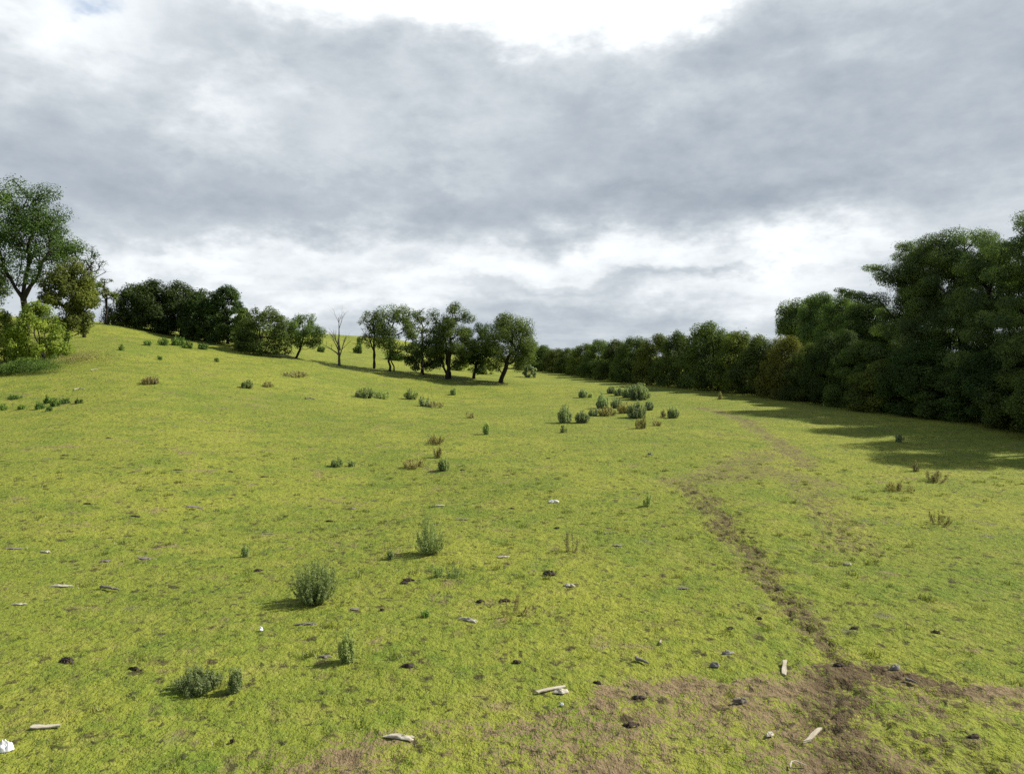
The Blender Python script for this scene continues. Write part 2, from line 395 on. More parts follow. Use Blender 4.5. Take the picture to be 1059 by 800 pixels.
LEAFMUL = 1.75
def tree_meshes(seed, H, Wd, kind='round', nleaf=12000, leaf=.14, base=.25, trunks=1, lean=0., r0=None, dens=.42, nclump=60, bare=0., asp=.55, shift=0., fork=None, bough=()):
    """H total height, Wd crown width, base = where the crown begins (share of H). Returns wood mesh, leaf mesh."""
    rng = np.random.default_rng(seed)
    r0 = r0 or H * .022
    nclump = int(nclump * (1.35 if kind == 'bush' and nclump < 80 else 1.1)); nleaf = int(nleaf * LEAFMUL); leaf *= 1.22; dens -= .05
    zc0 = base * H; ch = H - zc0; cz = zc0 + ch * .5
    clumps = []
    tries = 0
    while len(clumps) < nclump and tries < 20000:
        tries += 1
        if kind == 'pine':
            z = zc0 + ch * rng.uniform(0, 1) ** .9
            q = (z - zc0) / ch
            lay = z + rng.normal(0, H * .01)
            rmax = Wd * .5 * min(1, (1.12 - q) ** .62) * (.65 + .6 * rng.uniform())
            rr = rmax * rng.uniform(.25, 1) ** .6; an = rng.uniform(0, 2 * PI)
            cr = Wd * rng.uniform(.065, .125)
            c = (rr * math.cos(an) + shift * Wd * q, rr * math.sin(an), max(zc0, min(lay, H - .25)) + rr * .10, cr * 1.35, cr * 1.35, cr * .60)
        elif kind == 'bush':
            an = rng.uniform(0, 2 * PI); q = rng.uniform(0, 1)
            prof = max(0, 1 - (q * .97) ** 2.0) ** .62 * (.86 + .14 * min(1, q * 4))
            rr = Wd * .5 * prof * rng.uniform(.35, .93) ** .6 * (.8 + .4 * float(vnoise(an * 1.3 + seed, q * 3, 5)))
            cr = Wd * rng.uniform(.075, .145)
            c = (rr * math.cos(an), rr * math.sin(an), zc0 + q * (ch - cr * .8), cr, cr, cr * .85)
        else:
            d = rng.normal(size=3); d /= np.linalg.norm(d)
            rad = rng.uniform(.25, .86) ** .55 * (.78 + .5 * float(vnoise3(np.array([d * 1.7 + seed * 1.7]), 9)[0]))
            cr = Wd * rng.uniform(.085, .155)
            c = (d[0] * Wd * .46 * rad + shift * Wd, d[1] * Wd * .46 * rad, cz + d[2] * (ch * .5 - cr * .3) * min(1, rad * 1.05), cr, cr, cr * .8)
            if d[2] < -.1 and kind == 'round': c = (c[0] * 1.05, c[1] * 1.05, c[2] + ch * .06, *c[3:])
        if any((c[0] - e[0]) ** 2 + (c[1] - e[1]) ** 2 + ((c[2] - e[2]) * 1.2) ** 2 < (.72 * min(c[3], e[3])) ** 2 for e in clumps): continue
        clumps.append(c)
    for q in bough: clumps.append((q[0] * Wd, q[1] * Wd, q[2] * H, q[3] * Wd * 1.5, q[3] * Wd * 1.2, q[3] * Wd * .4))
    # ---- skeleton
    pos = []; par = []
    def addn(p, q): pos.append(np.array(p, float)); par.append(q); return len(pos) - 1
    tops = []
    for t in range(trunks):
        if fork:
            cur = addn((-lean * H * .5, 0, -.15), -1); fh = fork * H
            for i in range(1, 4): cur = addn((-lean * H * .5 * (1 - .25 * i / 3) + rng.normal(0, .01 * H), rng.normal(0, .01 * H), fh * i / 3), cur)
            fk = cur; th = zc0 + ch * .6
            for sd_ in (-1, 1, .2):
                cur = fk; p0_ = np.array(pos[fk])
                for i in range(1, 8):
                    q = i / 7; tgt = np.array([sd_ * Wd * .24 + shift * Wd, sd_ * Wd * .05, th * (1 if sd_ > 0 else .9)])
                    p = p0_ * (1 - q) + tgt * q + np.array([sd_ * Wd * .07 * math.sin(PI * q), 0, 0]) + rng.normal(0, .012 * H, 3)
                    cur = addn(p, cur); tops.append(cur)
            break
        a0 = rng.uniform(0, 2 * PI); off = 0 if trunks == 1 else .05 * Wd * math.sqrt(trunks)
        bx, by = off * math.cos(a0 + t * 2.4), off * math.sin(a0 + t * 2.4)
        cur = addn((bx - lean * H * .5, by, -.15), -1)
        th = (zc0 + ch * (.55 if kind != 'pine' else .9)) * rng.uniform(.85, 1.05); m = 8
        sx = (rng.normal(0, .12) if trunks > 1 else rng.normal(0, .03)) * H * .6; sy = (rng.normal(0, .12) if trunks > 1 else rng.normal(0, .03)) * H * .6
        for i in range(1, m + 1):
            q = i / m
            cur = addn((bx - lean * H * .5 * (1 - q) ** 1.4 + sx * q + shift * Wd * q * .8 + rng.normal(0, .010 * H), by + sy * q + rng.normal(0, .010 * H), th * q), cur)
            tops.append(cur)
    PP = lambda: np.array(pos)
    order = sorted(range(len(clumps)), key=lambda i: clumps[i][0] ** 2 + clumps[i][1] ** 2 + (clumps[i][2] - cz) ** 2 * .3)
    ends = []
    for i in order:
        c = np.array(clumps[i][:3]); A = PP()
        dd = np.linalg.norm(A - c, axis=1) + np.maximum(0, A[:, 2] - c[2] + .04 * H) * 1.6 + np.where(A[:, 2] < zc0 * .55, 3 * H, 0)
        j = int(np.argmin(dd)); L = np.linalg.norm(A[j] - c); m = max(2, int(L / (.09 * H)) + 1); cur = j
        for k in range(1, m + 1):
            q = k / m; p = A[j] * (1 - q) + c * q
            if k < m: p = p + rng.normal(0, .10 * L / m, 3) + np.array([0, 0, -.10 * L * math.sin(PI * q) if kind != 'pine' else .03 * L])
            cur = addn(p, cur)
        ends.append(cur)
    n = len(pos); acc = np.zeros(n); kids = [[] for _ in range(n)]
    for i in range(n - 1, -1, -1):
        if not kids[i]: acc[i] = 1.
        if par[i] >= 0: acc[par[i]] += acc[i]; kids[par[i]].append(i)
    tot = max(acc[i] for i in range(n) if par[i] < 0)
    rad = r0 * (acc / tot) ** .46 * (1 if trunks == 1 else .8)
    rad = np.maximum(rad, .012)
    T = Tubes()
    done = set()
    for i in range(n):                               # chains
        if par[i] >= 0 and i not in done:
            ch_ = [par[i], i]; done.add(i)
            while kids[ch_[-1]]:
                nx_ = max(kids[ch_[-1]], key=lambda k: acc[k])
                if nx_ in done: break
                done.add(nx_); ch_.append(nx_)
            rr = np.array([rad[k] for k in ch_]); rr[0] = min(rr[0], rr[1] * 1.35) if par[ch_[0]] >= 0 else rr[0] * 1.35
            T.add([pos[k] for k in ch_], rr, 7 if rr[0] > .06 else 4)
    LP = []; LN = []
    per = np.array([c[3] * c[4] * c[5] for c in clumps]) ** .67; per = per / per.sum() * nleaf
    for ci, c in enumerate(clumps):
        cc = np.array(c[:3]); rr = np.array(c[3:])
        nt = 9 if bare else 5
        for _ in range(nt):
            d = rng.normal(size=3); d[2] = abs(d[2]) * .8 + .1; d /= np.linalg.norm(d)
            e = cc + d * rr * rng.uniform(.8, 1.35); mid = (cc + e) / 2 + rng.normal(0, .05, 3) * rr
            T.add([cc, mid, e], [.012, .008, .004], 3)
        if bare and rng.uniform() < bare: continue
        m = int(per[ci])
        d = rng.normal(size=(m, 3)); d /= np.linalg.norm(d, axis=1)[:, None]
        u = rng.uniform(0, 1, m) ** .3 * np.where(rng.uniform(size=m) < .1, rng.uniform(1, 1.45, m), 1.0)
        p = cc + d * rr * u[:, None]
        LP.append(p); nn = d * .75 + rng.normal(size=(m, 3)) * .38 + np.array([0, 0, .6]); LN.append(nn / np.linalg.norm(nn, axis=1)[:, None])
    LP = np.concatenate(LP); LN = np.concatenate(LN)
    nz = vnoise3(LP / (leaf * 2.6) + seed * 3.1, seed) * .45 + vnoise3(LP / (leaf * 6) + seed, seed + 7) * .25 + vnoise3(LP / (.16 * Wd) + seed, seed + 9) * .30
    keep = (nz > dens) & (LP[:, 2] > .05)
    LP = LP[keep]; LN = LN[keep]
    lv = leaves(LP, LN, leaf * rng.uniform(.6, 1.4, len(LP)), rng, asp)
    return T.mesh('trunk'), mesh_np('crown', lv, np.arange(len(lv)).reshape(-1, 4), 4)

def plant_tree(name, px, Yd, top, wpx, label, cat='tree', leafm='hawthorn', bark='bark', group=None, seed=1, rz=0, **kw):
    x = (px - CX) / F * Yd; y = Yd; z = tz(x, y)
    H = CAMH + (HZ - top) / F * Yd - z; Wm = wpx / F * Yd
    tm, lm = tree_meshes(seed, H, Wm, **kw)
    r = empty(name, (x, y, z)); tag(r, label, cat, group)
    link('trunk', tm, M[bark], r); link('crown', lm, M[leafm], r)
    return r
# ------------------------------------------------------------------ trees in the field
GF = 'trees standing in the pasture'
plant_tree('tall_tree', 31, 66, 183, 100, 'tallest tree on the left knoll, open green crown over a forked dark trunk', leafm='ash', group=GF, seed=11, nleaf=25000, leaf=.135, base=.27, nclump=88, lean=.05, r0=.27, dens=.46, shift=.03, fork=.26)
plant_tree('broadleaf_tree', -24, 70, 262, 72, 'dark leafy tree cut by the left edge of the photo beside the tallest tree', leafm='ash', group=GF, seed=12, nleaf=9000, leaf=.16, base=.25)
plant_tree('half_bare_tree', 88, 69, 248, 46, 'thin half bare tree with fine open twigs behind the olive green leaning tree', leafm='ash', group=GF, seed=13, nleaf=2600, leaf=.13, base=.35, bare=.45, nclump=40, dens=.5, r0=.14)
plant_tree('leaning_tree', 74, 57, 270, 62, 'olive green tree with a short leaning trunk at the foot of the left knoll', leafm='olive', group=GF, seed=14, nleaf=15000, leaf=.13, base=.16, nclump=60, lean=.22, r0=.2)
plant_tree('rounded_shrub', 40, 53, 311, 62, 'bright yellow green rounded shrub in front of the tallest tree', 'shrub', leafm='fresh', group='shrubs on the left slope', seed=15, nleaf=11000, leaf=.12, base=.10, kind='bush', nclump=50, trunks=3, r0=.09)
plant_tree('rounded_shrub', -4, 55, 318, 60, 'yellow green shrub touching the left edge of the photo', 'shrub', leafm='fresh', group='shrubs on the left slope', seed=16, nleaf=10000, leaf=.12, base=.08, kind='bush', nclump=45, trunks=3, r0=.09)
plant_tree('sparse_tree', 112, 78, 288, 34, 'small sparse tree on the skyline between the leaning tree and the dark copse', leafm='olive', group=GF, seed=17, nleaf=2600, leaf=.14, base=.35, bare=.25, nclump=30, dens=.48, r0=.12)
plant_tree('skyline_bush', 124, 80, 322, 20, 'low olive bush on the ridge at the left end of the dark copse', 'bush', leafm='olive', group='shrubs on the left slope', seed=18, nleaf=2600, leaf=.13, base=.03, kind='bush', nclump=18)
for i, (px, Yd, top, w, lab, m) in enumerate((
        (141, 83, 293, 56, 'leftmost dark tree of the copse on the ridge, low rounded outline', 'dark'),
        (164, 81, 287, 60, 'highest domed dark tree of the copse on the ridge', 'dark'),
        (189, 82, 289, 60, 'broad dark tree in the middle of the copse on the ridge', 'dark'),
        (213, 80, 298, 54, 'dark tree in the right half of the ridge copse, below its neighbours', 'dark'),
        (236, 79, 294, 48, 'pointed tree at the right end of the dark ridge copse', 'dark'))):
    plant_tree('copse_tree', px, Yd, top, w, lab, leafm=m, group='dark trees of the copse on the ridge', seed=20 + i, nleaf=13000, leaf=.15, base=.02, kind='bush', nclump=75, r0=.16, dens=.36)
plant_tree('hedge_bush', 253, 77, 318, 30, 'dark bush filling the gap between the ridge copse and the twiggy round tree', 'bush', leafm='hawthorn', group=GF, seed=29, nleaf=7000, leaf=.14, base=.05, kind='bush', nclump=40)
plant_tree('twiggy_round_tree', 275, 75, 315, 58, 'dense olive hawthorn with leaves down to the ground, right of the ridge copse', leafm='hawthorn', group=GF, seed=30, nleaf=14000, leaf=.13, base=.06, kind='bush', nclump=60, trunks=2, r0=.12)
plant_tree('small_leaning_tree', 315, 77, 324, 46, 'small round crowned tree on a slanting trunk left of the dead tree', leafm='hawthorn', group=GF, seed=31, nleaf=7500, leaf=.12, base=.12, lean=.42, nclump=42, r0=.13)
GR = 'row of hawthorns in the middle of the field'
plant_tree('hawthorn_tree', 386, 80, 319, 36, 'twin stemmed tree with thin half bare crown, nearest the dead tree', leafm='olive', group=GR, seed=33, nleaf=2600, leaf=.12, base=.26, bare=.35, nclump=44, dens=.46, trunks=2, r0=.15)
plant_tree('hawthorn_tree', 407, 79, 310, 58, 'tall leafy tree with a ragged top beside the twin stemmed half bare tree', leafm='hawthorn', group=GR, seed=34, nleaf=10500, leaf=.13, base=.08, nclump=62, trunks=2, r0=.16, dens=.45)
plant_tree('hawthorn_tree', 436, 81, 316, 32, 'slender tree with a thin see through top between two leafy hawthorns', leafm='hawthorn', group=GR, seed=35, nleaf=2800, leaf=.12, base=.32, bare=.3, nclump=34, dens=.47, r0=.13)
plant_tree('low_bushy_tree', 440, 79, 346, 46, 'low dark bushy tree under the slender see through one', 'bush', leafm='dark', group=GR, seed=36, nleaf=8000, leaf=.13, base=.18, kind='bush', nclump=40, trunks=3, r0=.12)
plant_tree('hawthorn_tree', 467, 77, 310, 54, 'tallest dense hawthorn of the middle row, standing on several thick stems', leafm='hawthorn', group=GR, seed=37, nleaf=15500, leaf=.12, base=.04, nclump=70, trunks=3, r0=.26, dens=.38)
plant_tree('hawthorn_tree', 494, 80, 334, 50, 'dark hawthorn squeezed between the tallest one and the leaning one', leafm='dark', group=GR, seed=38, nleaf=10500, leaf=.12, base=.05, nclump=54, lean=.15, r0=.17, dens=.38)
plant_tree('hawthorn_tree', 528, 77, 325, 70, 'broad dark hawthorn on a strongly leaning trunk at the right end of the middle row', leafm='hawthorn', group=GR, seed=39, nleaf=18000, leaf=.12, base=.05, nclump=78, lean=.30, r0=.24, dens=.36)
plant_tree('pale_bush', 547, 92, 376, 16, 'grey green bush at the far end of the hedge beside the leaning hawthorn', 'bush', leafm='grey', seed=41, nleaf=2600, leaf=.12, base=.02, kind='bush', nclump=18)
plant_tree('gorse_bush', 476, 93, 370, 22, 'yellow green bush glimpsed behind the trunks of the tallest middle hawthorn', 'bush', leafm='fresh', seed=42, nleaf=3000, leaf=.12, base=.02, kind='bush', nclump=18)
plant_tree('gorse_bush', 503, 91, 371, 22, 'yellow green bush glimpsed between the two hawthorns at the right of the middle row', 'bush', leafm='fresh', seed=43, nleaf=3000, leaf=.12, base=.02, kind='bush', nclump=18)

def dead_tree():
    rng = np.random.default_rng(4); x = (351 - CX) / F * 78; z = tz(x, 78)
    r = tag(empty('dead_tree', (x, 78, z)), 'bare dead tree without leaves, forking into two thin limbs', 'tree', GF)
    T = Tubes()
    def br(p, d, L, rad, dep):
        m = 6; pts = [p]; rs = [rad]; d = np.array(d, float)
        for i in range(m):
            d = d + rng.normal(0, .13, 3) + np.array([0, 0, .04]); d /= np.linalg.norm(d); p = p + d * L / m; pts.append(p); rs.append(rad * (1 - .72 * (i + 1) / m))
        (T if dep == 0 else B).add(pts, rs, 7 if dep < 2 else 4)
        if dep < 3:
            for k in range((4, 4, 3)[dep]):
                i = rng.integers(2, m); a = rng.uniform(0, 2 * PI); nd = d * .8 + np.array([math.cos(a), math.sin(a) * .7, .3]) * .75
                br(pts[i], nd / np.linalg.norm(nd), L * rng.uniform(.4, .62), rs[i] * .6, dep + 1)
    B = Tubes()
    br(np.array([0, 0, -.1]), (.06, 0, 1), 3.6, .17, 0)
    br(np.array([.1, 0, 1.7]), (-.35, 0, 1), 3.6, .10, 1)
    br(np.array([.0, 0, .9]), (.25, .1, 1), 2.6, .07, 1)
    link('trunk', T.mesh('trunk'), M['palebark'], r); link('branches', B.mesh('branches'), M['palebark'], r)
dead_tree()

# ------------------------------------------------------------------ right-hand treeline
protos = {}
def proto(key, **kw):
    protos[key] = tree_meshes(**kw), kw['H'], kw['Wd']
for i in range(5): proto('far%d' % i, seed=60 + i, H=5.6, Wd=6.6, kind='bush', nleaf=19000, leaf=.13, base=.04, nclump=64, trunks=3, r0=.14, dens=.36)
for i in range(5): proto('near%d' % i, seed=70 + i, H=6.2, Wd=6.6, kind='bush', nleaf=56000, leaf=.09, base=.05, nclump=75, trunks=4, r0=.15, dens=.40)
for i in range(4): proto('pine%d' % i, seed=80 + i, H=12, Wd=9.5, kind='pine', nleaf=80000, leaf=.11, base=.10, nclump=66, r0=.28, dens=.42, asp=.38)
proto('boughpine', seed=88, H=12, Wd=9.5, kind='pine', nleaf=84000, leaf=.11, base=.10, nclump=66, r0=.28, dens=.42, asp=.38, bough=((-.46, .05, .68, .10), (-.55, .05, .70, .085), (-.64, .05, .715, .07), (-.72, .05, .73, .05), (-.42, -.05, .86, .08), (.3, 0, .98, .06)))
for i in range(3): proto('back%d' % i, seed=90 + i, H=10, Wd=7.5, kind='round', nleaf=30000, leaf=.14, base=.22, nclump=90, r0=.25, dens=.38)
def inst(name, key, px, Yd, top, wm, leafm, label, cat, group, rz):
    (tm, lm), H0, W0 = protos[key]
    x = (px - CX) / F * Yd; z = tz(x, Yd); H = CAMH + (HZ - top) / F * Yd - z
    r = empty(name, (x, Yd, z), rz, (wm / W0, wm / W0 * .97, H / H0)); tag(r, label, cat, group)
    link('trunk', tm, M['bark'], r)
    c = link('crown', lm, M[leafm], r)
    c.material_slots[0].link = 'OBJECT'; c.material_slots[0].material = M[leafm]
far = [  # px, Y, top, width m, leaves, label
    (549, 116, 357, 6.0, 'hawthorn', 'farthest hedge bush, half hidden behind the leaning hawthorn'),
    (562, 112, 356, 5.6, 'hawthorn', 'low far hedge bush just right of the leaning hawthorn crown'),
    (575, 108, 359, 5.4, 'olive', 'low olive green bush at the dip in the far hedge'),
    (589, 104, 359, 5.6, 'hawthorn', 'dark low bush at the lowest point of the far hedge skyline'),
    (604, 99, 354, 6.0, 'olive', 'far hedge bush with a yellowish top where the skyline starts to rise'),
    (620, 94, 350, 6.2, 'hawthorn', 'rounded far hedge tree behind the grey green weed clumps'),
    (638, 89, 350, 6.2, 'hawthorn', 'hedge tree standing right behind the largest weed clump'),
    (656, 85, 346, 6.4, 'hawthorn', 'hedge tree with an even top above the right end of the weed clumps'),
    (679, 80, 344, 6.4, 'olive', 'olive tinted hedge tree left of the domed hedge tree'),
    (704, 76, 341, 6.6, 'hawthorn', 'hedge tree whose crown runs into the left side of the domed hedge tree'),
    (733, 71.5, 331, 7.6, 'hawthorn', 'large domed hedge tree, the highest of the far hedge'),
    (764, 68, 341, 6.6, 'olive', 'hedge tree with yellowish sprays right of the domed hedge tree'),
    (788, 64.5, 344, 6.2, 'hawthorn', 'green hedge tree with bare stems below, left of the yellowed one'),
    (814, 61, 346, 5.6, 'fresh', 'yellowed hedge tree in front of the pale green tall tree')]
GH = 'trees and bushes of the hedgerow along the right side'
for i, (px, Yd, top, w, m, lab) in enumerate(far):
    w *= .9
    if m == 'fresh': m = 'golden'
    inst('hedge_tree', 'far%d' % (i % 5), px, Yd + 1.5, top, w, m, lab, 'tree', GH, i * 2.1)
near = [
    (842, 58, 353, 6.0, 'hawthorn', 'mid green hedge tree right of the yellowed hedge tree'),
    (866, 55, 338, 6.2, 'dark', 'dark hedge tree below the gap left of the tall pines'),
    (893, 51.5, 350, 6.0, 'hawthorn', 'hedge tree under the farthest reaching pine bough'),
    (922, 48, 370, 6.4, 'olive', 'hedge tree with a yellow green top under the first tall pine'),
    (955, 45, 350, 6.4, 'dark', 'dark hedge tree under the flat topped pine'),
    (992, 42.3, 380, 6.4, 'hawthorn', 'broad hedge tree casting the longest shadow tongue on the grass'),
    (1030, 39.8, 360, 6.4, 'dark', 'dark hedge tree next to the one cut by the right edge'),
    (1072, 37, 366, 6.4, 'hawthorn', 'nearest hedge tree, cut by the right edge of the photo')]
for i, (px, Yd, top, w, m, lab) in enumerate(near):
    w *= .92
    inst('hedge_tree', 'near%d' % (i % 5), px, Yd + 1.5, top, w, m, lab, 'tree', GH, i * 1.7 + .5)
for i, (px, Yd, top, w, m, k, nm, lab) in enumerate((
    (828, 84, 307, 6.6, 'light', 'back0', 'broadleaf_tree', 'pale green round tree rising behind the yellowed hedge tree'),
    (848, 78, 303, 5.6, 'light', 'back1', 'broadleaf_tree', 'pale green tree with a pointed top next to the pale round one'),
    (872, 70, 306, 6.2, 'hawthorn', 'back2', 'broadleaf_tree', 'mid green tree filling the gap between the pale trees and the pines'),
    (896, 63, 312, 5.6, 'dark', 'back1', 'broadleaf_tree', 'dark tree below the farthest reaching pine bough'),
    (750, 86, 343, 5.6, 'dark', 'back0', 'broadleaf_tree', 'small dark treetop just showing over the hedge right of the domed tree'))):
    inst(nm, k, px, Yd, top, w, m, lab, 'tree', 'tall broadleaf trees behind the hedgerow', i * 1.3)
for i, (px, Yd, top, w, k, lab) in enumerate((
    (936, 52, 255, 6.6, 'boughpine', 'leftmost tall pine with one long bough reaching out over the sky'),
    (962, 50.5, 249, 7.0, 'pine1', 'tall pine with a dark lobed top, second from the left end of the pines'),
    (992, 49, 243, 7.6, 'pine2', 'flat topped tall pine in the middle of the pines'),
    (1024, 46, 252, 7.0, 'pine3', 'tall pine with a lower rounded top left of the highest pine'),
    (1071, 41.5, 222, 7.6, 'pine0', 'highest pine, cut by the right edge of the photo'))):
    inst('tall_pine', k, px, Yd, top, w, 'pine', lab, 'tree', 'tall pines at the right end of the hedgerow', 0 if k == 'boughpine' else i * 2.3 + 1)
# trees standing outside the frame whose shadows fall into it
inst('hedge_tree', 'near1', 1125, 34.5, 352, 6.6, 'hawthorn', 'hedge tree beyond the right edge whose shadow falls on the grass', 'tree', GH, 2)
inst('hedge_tree', 'near3', 1205, 31.5, 352, 6.2, 'dark', 'last dark hedge tree beyond the right edge near the camera', 'tree', GH, 3)
inst('tall_pine', 'pine2', 1148, 37, 195, 7.4, 'pine', 'pine just beyond the right edge whose shadow falls on the grass', 'tree', 'tall pines at the right end of the hedgerow', 4)
inst('tall_pine', 'pine1', 1215, 32.5, 165, 7.0, 'pine', 'pine farther beyond the right edge with the nearest shadow tongue', 'tree', 'tall pines at the right end of the hedgerow', 1)

# ------------------------------------------------------------------ hedge-foot and knoll-foot undergrowth (stuff)
def undergrowth(name, pts, hw, h, n, leaf, mat, label, seed):
    rng = np.random.default_rng(seed); pts = np.array(pts, float)
    seg = np.linalg.norm(np.diff(pts, axis=0), axis=1); cum = np.r_[0, np.cumsum(seg)]
    s = rng.uniform(0, cum[-1], n); i = np.clip(np.searchsorted(cum, s) - 1, 0, len(seg) - 1); q = (s - cum[i]) / seg[i]
    p = pts[i] * (1 - q)[:, None] + pts[i + 1] * q[:, None] + rng.normal(0, hw, (n, 2))
    hh = h * (.35 + 1.1 * vnoise(p[:, 0] / .8, p[:, 1] / .8, seed)) * rng.uniform(0, 1, n) ** .6
    P = np.c_[p, ter(p[:, 0], p[:, 1]) + hh]
    N = rng.normal(size=(n, 3)); N[:, 2] = abs(N[:, 2]) + .2; N /= np.linalg.norm(N, axis=1)[:, None]
    lv = leaves(P, N, leaf * rng.uniform(.6, 1.4, n), rng, .35)
    tag(link(name, mesh_np(name, lv, np.arange(len(lv)).reshape(-1, 4), 4), M[mat]), label, 'undergrowth', kind='stuff')
def line(pp): return [at(*p)[:2] for p in pp]
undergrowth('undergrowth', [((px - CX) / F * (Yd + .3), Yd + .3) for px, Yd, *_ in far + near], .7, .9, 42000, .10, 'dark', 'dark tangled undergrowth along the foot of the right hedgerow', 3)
undergrowth('nettle_bed', line([(-40, 386), (0, 387), (30, 386), (58, 385)]), .55, .95, 16000, .09, 'nettle', 'bed of tall green nettles under the yellow green shrubs', 4)
undergrowth('rough_grass', line([(-20, 380), (40, 376), (95, 372)]), 1.2, .35, 9000, .10, 'dry', 'dry rough grass around the foot of the leaning tree', 5)

# ------------------------------------------------------------------ weeds
def weed_meshes(seed, h, w, ns, nl, leaf, flare=.5, asp=.3, low=.1, sr=.004):
    """ns stems, nl leaves per stem"""
    rng = np.random.default_rng(seed); T = Tubes(); LP = []; LN = []
    for i in range(ns):
        a = rng.uniform(0, 2 * PI); q = math.sqrt(rng.uniform(0, 1)); L = h * rng.uniform(.30, 1.0) ** .8 * (1 - .42 * q ** 2.5)
        b = np.array([math.cos(a), math.sin(a)]) * q * w * .5
        p0 = np.array([*(b * (1 - flare)), -.02]); p2 = np.array([*(b * 1.0 + rng.normal(0, .04 * w, 2)), L])
        p1 = (p0 + p2) / 2 + np.array([*(b * .30), 0]) + rng.normal(0, .02 * h, 3)
        ts = np.linspace(0, 1, 5)[:, None]; pts = p0 * (1 - ts) ** 2 + 2 * p1 * ts * (1 - ts) + p2 * ts ** 2
        T.add(pts, np.linspace(sr, sr * .4, 5), 3)
        t = rng.uniform(low, 1.03, nl)[:, None]; P = p0 * (1 - t) ** 2 + 2 * p1 * t * (1 - t) + p2 * t ** 2
        d = rng.normal(size=(nl, 3)); d /= np.linalg.norm(d, axis=1)[:, None]
        P = P + d * leaf * 1.0 * (1.5 - .9 * t)
        n_ = d + rng.normal(size=(nl, 3)) * .5 + np.array([0, 0, .7]); LP.append(P); LN.append(n_ / np.linalg.norm(n_, axis=1)[:, None])
    LP = np.concatenate(LP); LN = np.concatenate(LN)
    lv = leaves(LP, LN, leaf * rng.uniform(.6, 1.5, len(LP)), rng, asp, 1.3)
    return T.mesh('stems'), mesh_np('foliage', lv, np.arange(len(lv)).reshape(-1, 4), 4)
def weed(px, py, hpx, wpx, label, name='weed_clump', leafm='weed', stemm='stem', seed=0, dens=1., leaf=None, group=None, flare=.45, asp=.48, Yd=None):
    if Yd: x, y, d = (px - CX) / F * Yd, Yd, Yd
    else: x, y, d = at(px, py)
    h = hpx / F * d * 1.03; w = wpx / F * d
    lf = leaf or max(.020, d / F * 1.2)
    ns = max(4, int(dens * 19 * (w / max(h, .1)) ** 1.1 * (h / max(lf * 8, .28)))); ns = min(ns, 260)
    nl = max(6, int(h / lf * 6.5 * min(1, dens + .25))); nl = min(nl, 95)
    sm, fm = weed_meshes(seed + int(px * 7 + py), h, w, ns, nl, lf, flare, asp, sr=max(.0025, d / F * .14))
    r = tag(empty(name, (x, y, tz(x, y)), 0), label, 'weed', group)
    link('stems', sm, M[stemm], r); link('foliage', fm, M[leafm], r)
    return r
GN = 'bushy weeds in the near turf'
weed(325, 622, 45, 48, 'largest round bushy weed, dense and grey green, in the near left turf', 'bushy_weed', 'weed', group=GN, dens=2.6, flare=.78, leaf=.030)
weed(444, 572, 40, 29, 'upright flaring bushy weed right of and beyond the round one', 'bushy_weed', 'weed', group=GN, dens=1.6, flare=.75, leaf=.030)
weed(359, 684, 36, 16, 'narrow upright weed with a long shadow below the round bushy one', 'bushy_weed', 'weed', group=GN, dens=2.4, flare=.6, leaf=.028)
weed(205, 711, 22, 44, 'low spreading weed left of the small upright one', 'bushy_weed', 'weed', group=GN, dens=2.2, flare=.4, leaf=.028)
weed(243, 715, 31, 13, 'small upright weed just right of the low spreading weed', 'bushy_weed', 'weed', group=GN, dens=2.2, flare=.6, leaf=.028)
GS = 'small single weeds in the turf'
for px, py, h, w, lab, m, dn in (
        (254, 575, 14, 8, 'small lone weed up the field from the round bushy weed', 'weed', 1.2),
        (404, 578, 12, 7, 'tiny upright weed left of the flaring bushy weed', 'weed', 1.2),
        (440, 637, 9, 8, 'tiny dark weed seedling between the round bushy weed and the rusty stalks', 'nettle', 1.5),
        (453, 596, 14, 10, 'short leafy weed just below the flaring bushy weed', 'weed', .8),
        (470, 594, 13, 20, 'sparse thin weed beside the short leafy one below the flaring bushy weed', 'weed', .45),
        (669, 523, 18, 7, 'tall thin single weed near the trampled track', 'weed', .8),
        (349, 482, 10, 13, 'squat weed clump in mid field, left one of a close pair', 'weed', 1.2),
        (364, 482, 9, 7, 'thin little weed, right one of a close pair in mid field', 'weed', .8),
        (459, 486, 14, 12, 'dense dark green weed beside the dry fawn stalks', 'weed', 1.6),
        (503, 449, 14, 7, 'upright narrow weed on its own between tree row and dry stalks', 'weed', 1.4),
        (469, 408, 8, 7, 'tiny weed below the trunks of the tallest middle hawthorn', 'weed', 1.2),
        (583, 447, 8, 7, 'small weed below the left end of the grey green clumps', 'weed', 1.2),
        (256, 401, 9, 12, 'dark little weed clump below the round twiggy tree', 'weed', 1.8),
        (277, 400, 7, 12, 'thin pale weed right of the dark little clump below the twiggy tree', 'dry', .7),
        (425, 413, 11, 13, 'compact bushy weed in front of the middle row of trees', 'weed', 1.8),
        (394, 412, 8, 18, 'lower right weed of the touching pair in front of the middle row', 'weed', 1.1),
        (377, 411, 11, 20, 'bushier left weed of the touching pair in front of the middle row', 'weed', 1.4),
        (439, 420, 12, 12, 'sparse pale weed right of the compact one before the middle row', 'grey', .8),
        (450, 421, 7, 20, 'low dry weed spreading right of the sparse pale one', 'dry', .6)):
    weed(px, py, h, w, lab, 'small_weed', m, group=GS, dens=dn)
GC = 'grey green weed clumps in front of the far hedge'
